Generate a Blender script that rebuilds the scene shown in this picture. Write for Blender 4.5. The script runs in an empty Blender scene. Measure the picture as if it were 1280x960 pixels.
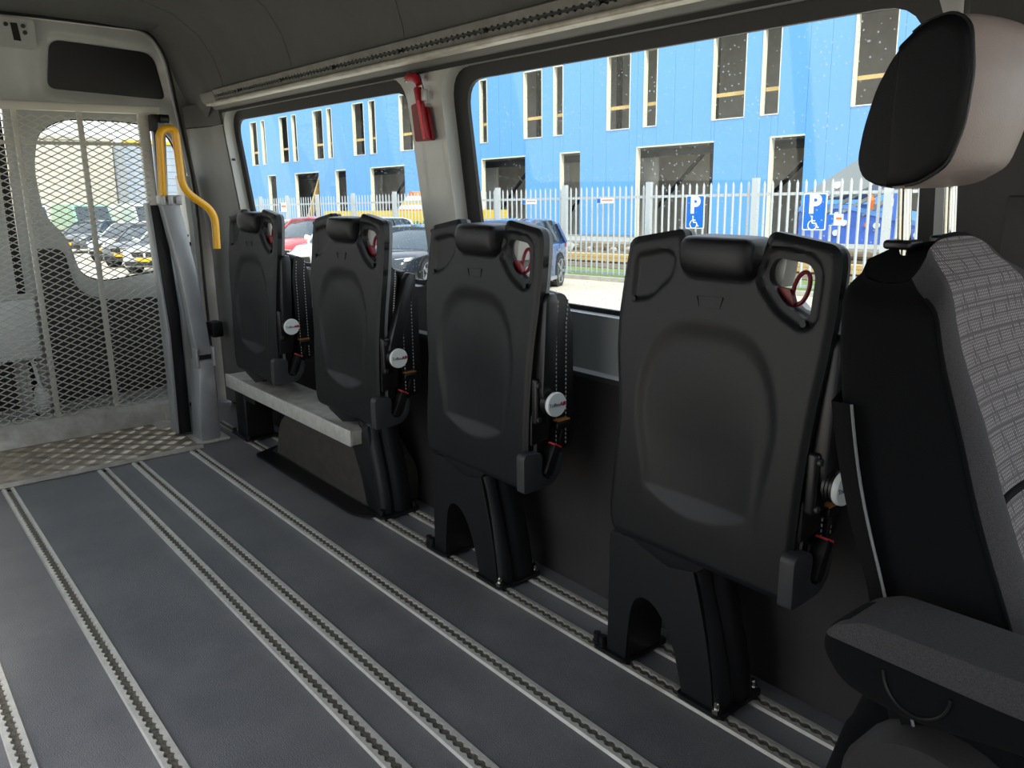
import bpy, bmesh, math, random
from mathutils import Vector, Matrix, geometry
random.seed(7)
S = bpy.context.scene
C = S.collection
R_ = math.radians

# ------------------------------------------------------------------ camera
FPX = 1030.0
def basis(vx, vy, dx):
    r = Vector((vx-640, -(vy-480), -FPX)).normalized()
    q = ((dx-640)*r.x - FPX*-1*0 - FPX*r.z)/r.y
    up = -Vector((dx-640, -q, -FPX)).normalized()
    x = r.cross(up)
    return Matrix((x, r, up))          # camera -> world rotation
RW = basis(-216, 238, 690)
CAMH = 1.15
cd = bpy.data.cameras.new('camera'); cam = bpy.data.objects.new('camera', cd); C.objects.link(cam)
cd.sensor_width = 36; cd.lens = FPX/1280*36; cd.clip_start = .02; cd.clip_end = 400
cam.matrix_world = Matrix.Translation((0, 0, CAMH)) @ RW.to_4x4()
S.camera = cam
# the van stands slightly tilted and turned against the yard outside
RE = basis(-318, 270, 690)
EXT = Matrix.Translation((0, 0, CAMH)) @ (RW @ RE.transposed()).to_4x4() @ Matrix.Translation((0, 0, -1.8))

# ------------------------------------------------------------------ light
S.view_settings.view_transform = 'Standard'; S.view_settings.look = 'None'
S.view_settings.gamma = 1; S.view_settings.exposure = 0.75
W = bpy.data.worlds.new('sky'); S.world = W; W.use_nodes = True
nt = W.node_tree; bg = nt.nodes['Background']
tc = nt.nodes.new('ShaderNodeTexCoord'); sx = nt.nodes.new('ShaderNodeSeparateXYZ')
cr = nt.nodes.new('ShaderNodeValToRGB')
nt.links.new(tc.outputs['Generated'], sx.inputs[0]); nt.links.new(sx.outputs['Z'], cr.inputs[0])
cr.color_ramp.elements[0].position = 0.0; cr.color_ramp.elements[0].color = (.97, .985, 1, 1)
cr.color_ramp.elements[1].position = .8; cr.color_ramp.elements[1].color = (.80, .87, 1, 1)
nt.links.new(cr.outputs[0], bg.inputs[0]); bg.inputs[1].default_value = 1.25
sl = bpy.data.lights.new('sun', 'SUN'); sl.energy = 2.4; sl.angle = R_(12); sl.color = (1, .95, .87)
so = bpy.data.objects.new('sun', sl); C.objects.link(so)
so.rotation_euler = Vector((-.20, -.66, .73)).to_track_quat('Z', 'Y').to_euler()

# ------------------------------------------------------------------ materials
def lin(c):
    return tuple((v/255/12.92 if v/255 <= .04045 else ((v/255+.055)/1.055)**2.4) for v in c) + (1,)
def mat(name, rgb, rough=.5, metal=0, noise=0, nscale=40, bump=0, bscale=200, rgb2=None, spec=.5, coat=0, stretch=None):
    m = bpy.data.materials.new(name); m.use_nodes = True
    n = m.node_tree.nodes; l = m.node_tree.links; b = n['Principled BSDF']
    b.inputs['Base Color'].default_value = lin(rgb); b.inputs['Roughness'].default_value = rough
    b.inputs['Metallic'].default_value = metal; b.inputs['Specular IOR Level'].default_value = spec
    b.inputs['Coat Weight'].default_value = coat
    if noise or bump:
        t = n.new('ShaderNodeTexCoord'); mp = n.new('ShaderNodeMapping'); l.new(t.outputs['Object'], mp.inputs[0])
        if stretch: mp.inputs['Scale'].default_value = stretch
    if noise:
        x = n.new('ShaderNodeTexNoise'); x.inputs['Scale'].default_value = nscale; x.inputs['Detail'].default_value = 6
        x.inputs['Roughness'].default_value = .65
        l.new(mp.outputs[0], x.inputs['Vector'])
        r = n.new('ShaderNodeValToRGB'); a, c = r.color_ramp.elements
        a.position = .35; c.position = .68
        a.color = lin(rgb); c.color = lin(rgb2 or tuple(min(255, v*(1+noise)) for v in rgb))
        l.new(x.outputs['Fac'], r.inputs[0]); l.new(r.outputs[0], b.inputs['Base Color'])
    if bump:
        x = n.new('ShaderNodeTexNoise'); x.inputs['Scale'].default_value = bscale; x.inputs['Detail'].default_value = 3
        l.new(mp.outputs[0], x.inputs['Vector'])
        u = n.new('ShaderNodeBump'); u.inputs['Strength'].default_value = bump; u.inputs['Distance'].default_value = .002
        l.new(x.outputs['Fac'], u.inputs['Height']); l.new(u.outputs[0], b.inputs['Normal'])
    return m
M = {}
M['floor'] = mat('vinyl_floor', (102, 102, 105), .33, noise=1, nscale=3.5, bump=1.0, bscale=300, rgb2=(122, 121, 122))
M['alu'] = mat('aluminium', (226, 223, 214), .45, .35, noise=1, nscale=30, rgb2=(204, 201, 192), bump=.1)
M['alu_dirty'] = mat('dull_aluminium', (202, 199, 190), .45, .3, noise=1, nscale=14, rgb2=(166, 160, 148), bump=.15)
M['groove'] = mat('track_channel', (118, 112, 100), .7, .2, noise=1, nscale=120, rgb2=(62, 58, 52))
M['plate'] = mat('tread_plate', (196, 184, 166), .36, .45, noise=1, nscale=9, rgb2=(150, 138, 120), bump=.15)
M['lining'] = mat('ceiling_lining', (92, 92, 90), .9, noise=1, nscale=5, rgb2=(84, 84, 83), bump=.15, bscale=500)
M['body'] = mat('van_body_paint', (196, 198, 195), .3, 0, noise=1, nscale=2.5, rgb2=(182, 183, 178), coat=.4)
M['trim'] = mat('grey_trim', (128, 128, 125), .6, noise=1, nscale=6, rgb2=(118, 118, 115), bump=.1)
M['silver'] = mat('silver_paint', (176, 179, 180), .38, .15)
M['kick'] = mat('dark_wall_panel', (52, 49, 48), .62, noise=1, nscale=4, rgb2=(43, 41, 41), bump=.2)
M['arch'] = mat('arch_carpet', (70, 65, 57), .95, noise=1, nscale=25, rgb2=(57, 53, 47), bump=.5, bscale=400)
M['rubber'] = mat('black_rubber', (14, 14, 15), .5)
M['black'] = mat('black_plastic', (18, 18, 20), .38)
M['shell'] = mat('charcoal_shell', (22, 23, 25), .42, bump=.25, bscale=900, noise=1, nscale=7, rgb2=(18, 20, 22), spec=.4)
M['shelledge'] = mat('grey_edge', (120, 122, 124), .35)
M['cover'] = mat('grey_cover_plastic', (56, 57, 58), .5, bump=.2, bscale=700)
M['leather'] = mat('black_leather', (17, 17, 19), .38, bump=.35, bscale=600)
M['stitch'] = mat('white_stitching', (205, 205, 200), .8)
M['white'] = mat('white_plastic', (225, 228, 226), .4)
M['grey_print'] = mat('grey_print', (110, 120, 135), .5)
M['red'] = mat('red_plastic', (158, 22, 34), .38)
M['darkred'] = mat('dark_red_plastic', (120, 14, 28), .35)
M['pinkred'] = mat('light_red_plastic', (224, 66, 74), .4)
M['yellow'] = mat('yellow_handrail', (240, 176, 12), .3, coat=.3)
M['lift'] = mat('lift_grey_paint', (172, 173, 174), .35, .3, noise=1, nscale=5, rgb2=(156, 158, 160))
M['liftdark'] = mat('lift_dark_steel', (62, 64, 66), .4, .5)
M['mesh'] = mat('galvanised_mesh', (206, 203, 192), .5, .2)
M['chrome'] = mat('chrome', (205, 203, 192), .16, 1)
M['side_cloth'] = mat('black_side_cloth', (15, 16, 18), .95, bump=.4, bscale=1500, spec=.2)
M['bolster'] = mat('grey_knit_cloth', (84, 82, 84), .95, noise=1, nscale=900, rgb2=(52, 51, 53), bump=.5, bscale=1500)
M['head'] = mat('headrest_leather_lit', (154, 141, 136), .42, bump=.3, bscale=500, noise=1, nscale=12, rgb2=(164, 150, 144))  # leather paled to carry the light falling on the headrest front
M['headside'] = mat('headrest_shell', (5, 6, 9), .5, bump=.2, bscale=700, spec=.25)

def plaid():
    m = bpy.data.materials.new('woven_plaid_cloth'); m.use_nodes = True
    n = m.node_tree.nodes; l = m.node_tree.links; b = n['Principled BSDF']; b.inputs['Roughness'].default_value = .9
    t = n.new('ShaderNodeTexCoord'); s = n.new('ShaderNodeSeparateXYZ'); l.new(t.outputs['Object'], s.inputs[0])
    def mth(op, a, b2=None):
        q = n.new('ShaderNodeMath'); q.operation = op
        for i, v in enumerate((a, b2)):
            if v is None: continue
            if isinstance(v, (int, float)): q.inputs[i].default_value = v
            else: l.new(v, q.inputs[i])
        return q.outputs[0]
    def lines(ax, per, off, wdt):
        f = mth('FRACT', mth('ADD', mth('MULTIPLY', ax, 1/per), off)); return mth('LESS_THAN', f, wdt)
    X, Z = s.outputs['X'], s.outputs['Z']
    g = None
    for a, p, o, w in ((X, .037, .1, .06), (X, .037, .28, .04), (Z, .031, .2, .07), (Z, .031, .36, .05), (Z, .031, .75, .05), (X, .061, .8, .03)):
        v = lines(a, p, o, w); g = v if g is None else mth('MAXIMUM', g, v)
    fine = lines(mth('ADD', X, mth('MULTIPLY', Z, .15)), .0042, 0, .42)
    fz = lines(Z, .0032, 0, .72)
    light = mth('MULTIPLY', fine, fz)
    fac = mth('MULTIPLY', light, mth('SUBTRACT', 1, g))
    mx = n.new('ShaderNodeMixRGB'); mx.inputs[1].default_value = lin((96, 91, 92)); mx.inputs[2].default_value = lin((176, 170, 171))
    l.new(fac, mx.inputs[0]); l.new(mx.outputs[0], b.inputs['Base Color'])
    bp = n.new('ShaderNodeBump'); bp.inputs['Distance'].default_value = .001; bp.inputs['Strength'].default_value = .5
    l.new(fac, bp.inputs['Height']); l.new(bp.outputs[0], b.inputs['Normal'])
    return m
M['plaid'] = plaid()
M['clipo'] = mat('dull_orange_plastic', (150, 96, 40), .5)
M['railgrey'] = mat('overhead_rail_grey', (122, 121, 117), .45, .4, noise=1, nscale=30, rgb2=(100, 99, 95))
M['matt'] = mat('matt_black_plastic', (16, 16, 18), .85, spec=.2)

def glass(name, tint=(.9, .94, .95), specks=True, refl=.04):
    m = bpy.data.materials.new(name); m.use_nodes = True
    n = m.node_tree.nodes; l = m.node_tree.links; n.clear()
    o = n.new('ShaderNodeOutputMaterial'); tr = n.new('ShaderNodeBsdfTransparent'); tr.inputs[0].default_value = tint + (1,)
    gl = n.new('ShaderNodeBsdfGlossy'); gl.inputs['Roughness'].default_value = .02
    mx = n.new('ShaderNodeMixShader'); mx.inputs[0].default_value = refl
    l.new(tr.outputs[0], mx.inputs[1]); l.new(gl.outputs[0], mx.inputs[2]); last = mx.outputs[0]
    if specks:
        t = n.new('ShaderNodeTexCoord'); v = n.new('ShaderNodeTexVoronoi'); v.inputs['Scale'].default_value = 70
        l.new(t.outputs['Object'], v.inputs['Vector'])
        nz = n.new('ShaderNodeTexNoise'); nz.inputs['Scale'].default_value = 9; l.new(t.outputs['Object'], nz.inputs['Vector'])
        ml = n.new('ShaderNodeMath'); ml.operation = 'MULTIPLY'; ml.inputs[1].default_value = .24; l.new(nz.outputs['Fac'], ml.inputs[0])
        lt = n.new('ShaderNodeMath'); lt.operation = 'LESS_THAN'; l.new(v.outputs['Distance'], lt.inputs[0]); l.new(ml.outputs[0], lt.inputs[1])
        k = n.new('ShaderNodeMath'); k.operation = 'MULTIPLY'; k.inputs[1].default_value = .5; l.new(lt.outputs[0], k.inputs[0])
        df = n.new('ShaderNodeBsdfTranslucent'); df.inputs[0].default_value = (.5, .55, .6, 1)
        m2 = n.new('ShaderNodeMixShader'); l.new(k.outputs[0], m2.inputs[0]); l.new(last, m2.inputs[1]); l.new(df.outputs[0], m2.inputs[2])
        last = m2.outputs[0]
    l.new(last, o.inputs[0]); return m
M['glass'] = glass('van_window_glass')
M['glass_clear'] = glass('clear_glass', (.93, .96, .96), False)

# outside
M['asphalt'] = mat('pale_paving', (216, 204, 182), .9, noise=1, nscale=.8, rgb2=(198, 186, 164), bump=.3, bscale=30)
M['grass'] = mat('grass', (96, 128, 52), .95, noise=1, nscale=6, rgb2=(140, 150, 84), bump=.6, bscale=30)
M['soil'] = mat('brown_soil', (132, 116, 92), .95, noise=1, nscale=2.5, rgb2=(96, 84, 68), bump=.6, bscale=20)
M['concrete'] = mat('pale_concrete', (196, 190, 176), .85, noise=1, nscale=3, rgb2=(172, 166, 152))
M['blue'] = mat('blue_cladding', (104, 170, 234), .45)
M['cream'] = mat('cream_reveal', (236, 230, 206), .7)
M['inner'] = mat('inner_wall_panel', (214, 208, 196), .8, noise=1, nscale=1.5, rgb2=(196, 190, 178))
M['steel'] = mat('dark_steel_frame', (40, 42, 46), .6)
M['timber'] = mat('pine_board', (230, 196, 128), .7, noise=1, nscale=8, rgb2=(214, 176, 104))
M['galv'] = mat('galvanised_fence', (196, 200, 200), .4, .35)
M['sign'] = mat('sign_blue', (0, 104, 200), .35)
M['signwhite'] = mat('sign_white', (240, 242, 244), .4)
M['orange'] = mat('orange_paint', (236, 120, 52), .5)
M['trailer'] = mat('trailer_blue', (84, 124, 222), .45)
M['trailer_light'] = mat('trailer_light_blue', (110, 160, 232), .45)
M['greyroof'] = mat('grey_canopy', (150, 158, 162), .7)
M['yel'] = mat('barrier_yellow', (244, 204, 60), .5)
M['grn'] = mat('barrier_green', (40, 160, 84), .5)
M['tyre'] = mat('tyre', (48, 48, 50), .8)
M['rim'] = mat('rim', (170, 174, 178), .3, .6)
M['carglass'] = mat('car_glass', (52, 66, 74), .06, 0, spec=.9)
M['carlight'] = mat('headlight_glass', (210, 216, 220), .1)
M['plate_y'] = mat('yellow_number_plate', (250, 190, 30), .5)
M['beige_brick'] = mat('beige_cladding', (206, 200, 188), .8, noise=1, nscale=1.2, rgb2=(190, 182, 168))
M['bluegrey'] = mat('blue_grey_cladding', (166, 176, 188), .6)
def paint(name, rgb): return mat(name, rgb, .22, .2, coat=.8)

# ------------------------------------------------------------------ mesh helpers
def finish(name, me, m, parent=None, smooth=True, ang=35):
    if m is not None and not me.materials: me.materials.append(M[m] if isinstance(m, str) else m)
    if smooth:
        me.shade_smooth(); me.set_sharp_from_angle(angle=R_(ang))
    o = bpy.data.objects.new(name, me); C.objects.link(o)
    if parent: o.parent = parent
    return o
class MB:
    def __init__(s): s.v = []; s.f = []
    def add(s, vs, fs):
        b = len(s.v); s.v += [tuple(v) for v in vs]; s.f += [tuple(b+i for i in f) for f in fs]; return s
    def box(s, x0, x1, y0, y1, z0, z1, mtx=None):
        vs = [Vector((x, y, z)) for x in (x0, x1) for y in (y0, y1) for z in (z0, z1)]
        if mtx: vs = [mtx @ v for v in vs]
        return s.add(vs, [(0, 1, 3, 2), (4, 6, 7, 5), (0, 4, 5, 1), (2, 3, 7, 6), (0, 2, 6, 4), (1, 5, 7, 3)])
    def bar(s, a, b, w, h=None, up=(0, 0, 1)):
        a = Vector(a); b = Vector(b); d = b-a; L = d.length; d.normalize(); h = h or w
        u = Vector(up); sd = d.cross(u)
        if sd.length < 1e-4: sd = d.cross(Vector((1, 0, 0)))
        sd.normalize(); u = sd.cross(d)
        m = Matrix((sd, d, u)).transposed().to_4x4(); m.translation = a
        return s.box(-w/2, w/2, 0, L, -h/2, h/2, m)
    def tube(s, pts, r, n=12, cap=True):
        pts = [Vector(p) for p in pts]; rs = r if isinstance(r, (list, tuple)) else [r]*len(pts)
        u = None; rings = []
        for i, p in enumerate(pts):
            t = (pts[min(i+1, len(pts)-1)] - pts[max(i-1, 0)]).normalized()
            if u is None: u = t.orthogonal().normalized()
            u = (u - t*u.dot(t)).normalized(); w = t.cross(u)
            rings.append([p + (u*math.cos(2*math.pi*k/n) + w*math.sin(2*math.pi*k/n))*rs[i] for k in range(n)])
        return s.loft(rings, cap)
    def loft(s, rings, cap=True, closed=True):
        n = len(rings[0]); vs = [v for r in rings for v in r]; fs = []
        for i in range(len(rings)-1):
            for k in range(n if closed else n-1):
                k2 = (k+1) % n; fs.append((i*n+k, i*n+k2, (i+1)*n+k2, (i+1)*n+k))
        if cap and closed: fs.append(tuple(range(n))[::-1]); fs.append(tuple((len(rings)-1)*n+k for k in range(n)))
        return s.add(vs, fs)
    def cyl(s, a, b, r, n=16, r2=None): return s.tube([a, b], [r, r if r2 is None else r2], n)
    def build(s, name, m, parent=None, smooth=True, ang=35, bevel=0, seg=2):
        bm = bmesh.new(); vs = [bm.verts.new(v) for v in s.v]
        for f in s.f:
            try: bm.faces.new([vs[i] for i in f])
            except ValueError: pass
        bmesh.ops.recalc_face_normals(bm, faces=bm.faces)
        if bevel:
            es = [e for e in bm.edges if len(e.link_faces) == 2 and e.calc_face_angle(0) > R_(25)]
            bmesh.ops.bevel(bm, geom=es, offset=bevel, segments=seg, profile=.5, affect='EDGES', clamp_overlap=True)
        me = bpy.data.meshes.new(name); bm.to_mesh(me); bm.free()
        return finish(name, me, m, parent, smooth, ang)
def rbox(name, m, x0, x1, y0, y1, z0, z1, r, parent=None, seg=3, mtx=None):
    return MB().box(x0, x1, y0, y1, z0, z1, mtx).build(name, m, parent, True, 50, r, seg)
def rpoly(pts, r, n=5):
    out = []; N = len(pts); rr = r if isinstance(r, (list, tuple)) else [r]*N
    for i, p in enumerate(pts):
        p = Vector(p); a = Vector(pts[i-1]); b = Vector(pts[(i+1) % N]); q = rr[i]
        if q <= 0: out.append(tuple(p)); continue
        da = (a-p); db = (b-p); t = min(q, da.length*.48, db.length*.48)
        A = p+da.normalized()*t; B = p+db.normalized()*t
        for k in range(n+1):
            s = k/n; out.append(tuple(A*(1-s)**2 + p*2*s*(1-s) + B*s*s))
    return out
def rrect(a0, a1, b0, b1, r, n=6): return rpoly([(a0, b0), (a1, b0), (a1, b1), (a0, b1)], r, n)
def inpoly(p, poly):
    x, y = p; c = False; j = len(poly)-1
    for i in range(len(poly)):
        xi, yi = poly[i]; xj, yj = poly[j]
        if (yi > y) != (yj > y) and x < (xj-xi)*(y-yi)/(yj-yi)+xi: c = not c
        j = i
    return c
def pdist(p, poly):
    x, y = p; best = 9e9
    for i in range(len(poly)):
        ax, ay = poly[i-1]; bx, by = poly[i]; dx, dy = bx-ax, by-ay; L = dx*dx+dy*dy
        t = 0 if L < 1e-12 else max(0, min(1, ((x-ax)*dx+(y-ay)*dy)/L))
        d = (x-ax-t*dx)**2+(y-ay-t*dy)**2
        if d < best: best = d
    return math.sqrt(best)
def resamp(poly, res):
    out = []
    for i in range(len(poly)):
        a = Vector(poly[i-1]); b = Vector(poly[i]); n = max(1, int((b-a).length/res+.5))
        for k in range(n): out.append(tuple(a.lerp(b, (k+1)/n)))
    return out
def plate(name, m, outline, holes, f, res, parent=None, ang=35, kind=None, back=True, layers=1):
    """sheet cut to an outline with holes, relief and thickness from f(a, b, w)"""
    pts = []; edges = []
    def loop(poly):
        poly = resamp(poly, res); b = len(pts)
        pts.extend(Vector(p) for p in poly); edges.extend((b+i, b+(i+1) % len(poly)) for i in range(len(poly))); return poly
    loops = [loop(outline)] + [loop(h) for h in holes]
    a0 = min(p[0] for p in outline); a1 = max(p[0] for p in outline); b0 = min(p[1] for p in outline); b1 = max(p[1] for p in outline)
    na = int((a1-a0)/res); nb = int((b1-b0)/res)
    for i in range(1, na):
        for j in range(1, nb):
            p = (a0+(a1-a0)*(i+(.25 if j % 2 else -.25))/na, b0+(b1-b0)*j/nb)
            if inpoly(p, loops[0]) and not any(inpoly(p, h) for h in loops[1:]) and all(pdist(p, q) > res*.45 for q in loops if min(abs(p[0]-v[0])+abs(p[1]-v[1]) for v in q) < res*3):
                pts.append(Vector(p))
    V, E_, F_, *_ = geometry.delaunay_2d_cdt(pts, edges, [], 0, 1e-7)
    faces = []
    for fc in F_:
        c = sum((V[i] for i in fc), Vector((0, 0)))/len(fc)
        if inpoly(c, loops[0]) and not any(inpoly(c, h) for h in loops[1:]): faces.append(tuple(fc))
    mb = MB(); n = len(V)
    vs = [f(v.x, v.y, 0) for v in V]
    fs = list(faces)
    if back:
        vs += [f(v.x, v.y, 1) for v in V]; fs += [tuple(i+n for i in fc[::-1]) for fc in faces]
        cnt = {}
        for fc in faces:
            for i in range(len(fc)):
                e = (fc[i-1], fc[i]); cnt[e] = 1
        for (i, j) in cnt:
            if (j, i) not in cnt: fs.append((j, i, i+n, j+n))
    mb.add(vs, fs)
    return mb.build(name, m, parent, True, ang)
def thing(name, label, cat, loc=(0, 0, 0), group=None, mtx=None):
    o = bpy.data.objects.new(name, None); C.objects.link(o); o.empty_display_size = .05
    if mtx is not None: o.matrix_world = mtx
    else: o.location = loc
    return tag(o, label, cat, group)
def tag(o, label, cat, group=None):
    o['label'] = label; o['category'] = cat
    if group: o['group'] = group
    return o
def struct(o): o['kind'] = 'structure'; return o
def lab(o, l): o['label'] = l; return o
def copy_tree(o, parent=None):
    c = o.copy(); C.objects.link(c)
    if parent: c.parent = parent
    for ch in list(o.children): copy_tree(ch, c)
    return c
def text_obj(txt, size, m, parent, mtx, name='lettering', depth=.0006, bold=False):
    cu = bpy.data.curves.new('t', 'FONT'); cu.body = txt; cu.size = size; cu.extrude = depth
    cu.align_x = 'CENTER'; cu.align_y = 'CENTER'
    if bold: cu.offset = size*(.045 if size > .1 else .028)
    o = bpy.data.objects.new('t', cu); C.objects.link(o); bpy.context.view_layer.update()
    me = bpy.data.meshes.new_from_object(o.evaluated_get(bpy.context.evaluated_depsgraph_get()))
    bpy.data.objects.remove(o); me.transform(mtx); me.materials.clear()
    return finish(name, me, m, parent, False)
def sm(t): t = max(0, min(1, t)); return t*t*(3-2*t)

# ================================================================== VAN SHELL
XG = lambda z: 1.60 - (z-1.03)*.12          # glass line leans inwards towards the roof
XI = lambda z: XG(z) - .052
struct(MB().box(-.27, 1.56, -1.35, 4.5, -.06, 0).build('floor', 'floor', None, False))

# lower wall panel, belt and window wall
def prof_wall(name, m, prof, y0, y1, parent=None, n=40, thick=.03):
    mb = MB(); ring = prof + [(x+thick, z) for x, z in prof[::-1]]
    mb.loft([[(x, y0+(y1-y0)*i/n, z) for x, z in ring] for i in range(n+1)])
    return mb.build(name, m, parent)
struct(prof_wall('wall_left', 'kick', [(1.535, 0), (1.54, .03), (1.552, .10), (1.556, .40), (1.553, .60), (1.545, .622), (1.549, .634)], -1.35, 4.36, n=2))
wl = bpy.data.objects['wall_left']
o = MB().loft([[(x, y, z) for x, z in ((1.553, .634), (1.566, .642), (1.575, .74), (XI(.795)+.0, .795), (1.62, .795), (1.62, .634))] for y in (-1.35, 3.98)]).build('belt_panel', 'silver', wl)
lab(o, 'silver painted belt strip below the windows')
for y in (2.24, .69):                                   # seams across the dark wall panel
    MB().box(1.5515, 1.556, y-.002, y+.002, .05, .6).build('panel_seam', 'black', wl, False)
H1 = rrect(2.375, 3.99, .795, 1.485, .11); H2 = rrect(.695, 2.185, .795, 1.485, .10)
H0 = rrect(-.85, .28, .80, 1.46, .10)
def fw(a, b, w):
    x = XI(b)
    for h in (H1, H2):                                  # pressed flange around each opening
        d = pdist((a, b), h)
        if d < .03: x += .0
        if d < .028: x -= .008*sm(1-d/.028)
    return (x + w*.05, a, b)
wu = plate('upper_wall', 'body', [(-1.35, .795), (4.36, .795), (4.36, 1.53), (3.9, 1.53), (3.9, 1.497), (-1.35, 1.497)], [H1, H2, H0], fw, .03, wl)
lab(wu, 'grey painted window wall with deep pressed window openings')
# header between windows and rail, D pillar trim
prof_hd = [(1.492, 1.492), (1.468, 1.497), (1.452, 1.512), (1.425, 1.516), (1.412, 1.53), (1.405, 1.56)]
MB().loft([[(x, y, z) for x, z in prof_hd + [(1.50, 1.58), (1.55, 1.50)]] for y in (-1.35, 4.02)]).build('header', 'trim', wl)
for y in (2.235, 3.02, 3.62):
    MB().box(1.42, 1.455, y-.002, y+.002, 1.507, 1.5165).build('header_seam', 'rubber', wl, False)
dp = plate('pillar_trim', 'trim', [(4.0, .02), (4.37, .02), (4.37, 1.425), (4.0, 1.425)], [], lambda a, b, w: ((XI(b) if b > .8 else XI(.8)-.0) - .012 - .05*sm((a-4.12)/.2) + w*.02, a, b), .05, wl)
plate('upper_pillar_trim', 'lining', [(4.0, 1.43), (4.40, 1.43), (4.40, 1.53), (4.0, 1.53)], [], lambda a, b, w: (XI(b) - .014 - .05*sm((a-4.12)/.2) + w*.02, a, b), .05, wl)
for y in (3.955, 3.925): MB().cyl((XI(1.27)-.004, y+.055, 1.27), (XI(1.27)+.01, y+.055, 1.27), .005, 10).build('clip_hole', 'rubber', wl)

def window(name, a0, a1, b0, b1, r, hole, label):
    g = thing(name, label, 'window'); del g['category']; struct(g)
    vis = rrect(a0, a1, b0, b1, r)
    plate('window_seal', 'rubber', hole, [vis], lambda a, b, w: (XG(b) - .014 + .012*w - .0, a, b), .05, g)
    big = rrect(a0-.02, a1+.02, b0-.02, b1+.02, r)
    plate('pane', 'glass', big, [], lambda a, b, w: (XG(b)+.002 + .004*w, a, b), .3, g)
    return g
def grow(h, c): cx = sum(p[0] for p in h)/len(h); cz = sum(p[1] for p in h)/len(h); return [(cx+(p[0]-cx)*c[0], cz+(p[1]-cz)*c[1]) for p in h]
window('window_1', 2.432, 3.945, .812, 1.445, .085, grow(H1, (1.003, 1.006)), 'rear side window with black rubber seal')
window('window_2', .745, 2.118, .808, 1.447, .085, grow(H2, (1.003, 1.006)), 'front side window with black rubber seal')
window('window_3', -.80, .24, .84, 1.42, .08, grow(H0, (1.003, 1.006)), 'front door window beside the driver seat')

# dark B pillar and front door lining beyond the driver seat
bp = MB()
bp.loft([[(XI(z)-.02-d, y, z) for z in (.0, .795, 1.0, 1.25, 1.50)] + [(1.62, y, 1.50), (1.62, y, 0)] for y, d in ((.665, -.012), (.645, .012), (.56, .03), (.35, .035))])
o = bp.build('trim_1', 'kick', None); struct(o)
o2 = MB().box(XI(1.07)-.062, XI(1.07)-.05, .40, .56, .98, 1.12).build('belt_cover', 'kick', o, True, 35, .01)
struct(rbox('trim_2', 'kick', 1.50, 1.57, -1.2, .33, .0, .83, .02))

YD = lambda z: 4.45 - max(0, z-.9)*.10
# ceiling: lining panels with dark joints
def carc(n=14):
    right = [(1.405, 1.555), (1.40, 1.60), (1.375, 1.68), (1.32, 1.765), (1.22, 1.84), (1.05, 1.895), (.85, 1.918), (.66, 1.922)]
    left = [(1.32-x, z) for x, z in right[::-1][1:]]
    return right + left
ce = bpy.data.objects.new('ceiling', None); C.objects.link(ce); struct(ce); ce['label'] = 'dark grey lined van ceiling in joined panels'
pr = carc()
prr = [(1.497, 1.44), (1.445, 1.56), (1.405, 1.66), (1.375, 1.76), (1.310, 1.862), (1.05, 1.878), (.85, 1.884), (.66, 1.886)]
prr = prr + [(1.32-x, z) for x, z in prr[::-1][1:]]
def solid(p): return p + [(x + (.03 if x > .66 else -.03), z+.03) for x, z in p[::-1]]
rws = []
for k in range(9):
    q = k/8; q2 = sm(q); rws.append([(a[0]*(1-q2)+b[0]*q2, 3.7218+(YD(1.7)-.030-3.7218)*q, a[1]*(1-q2)+b[1]*q2) for a, b in zip(solid(pr), solid(prr))])
MB().loft(rws).build('ceiling_panel', 'lining', ce)
for y0, y1 in ((-1.35, -.2), (-.2, 1.0), (1.0, 2.235), (2.235, 3.02), (3.02, 3.72)):
    ring = pr + [(x + (.03 if x > .66 else -.03), z+.03) for x, z in pr[::-1]]
    MB().loft([[(x, y, z) for x, z in ring] for y in (y0+.0018, y1-.0018)]).build('ceiling_panel', 'lining', ce)
MB().loft([[(x+(.08 if x > .66 else -.08), y, z+.08) for x, z in [(1.405, 1.40)] + pr[1:-1] + [(-.085, 1.40)] + [(x + (.01 if x > .66 else -.01), z+.01) for x, z in pr[::-1]]] for y in (-1.4, 4.5)]).build('roof_skin', 'rubber', ce)

# camera-side wall and front wall (out of frame, with their windows)
K1 = rrect(.95, 2.12, .04, 1.50, .10); K2 = rrect(2.2, 4.1, .70, 1.48, .08); K0 = rrect(-1.2, .20, .70, 1.46, .08)
struct(plate('wall_right', 'trim', [(-1.35, 0), (4.5, 0), (4.5, 1.56), (-1.35, 1.56)], [K0, K1, K2], lambda a, b, w: (-.24-.02*w, a, b), .12))
for i, k in enumerate((K0, K2)):
    g = bpy.data.objects.new('window_%d' % (i+4), None); C.objects.link(g); struct(g); g['label'] = 'side window on the camera side of the van, outside the picture'
    plate('pane', 'glass_clear', grow(k, (1.01, 1.01)), [], lambda a, b, w: (-.252-.004*w, a, b), .4, g)
KF = rrect(-.14, 1.46, .72, 1.66, .15)
struct(plate('wall_front', 'kick', [(-.24, 0), (1.56, 0), (1.56, 1.56), (1.4, 1.8), (1.1, 1.95), (.2, 1.95), (-.1, 1.8), (-.24, 1.56)], [KF], lambda a, b, w: (a, -1.30-.03*w, b), .12))

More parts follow.
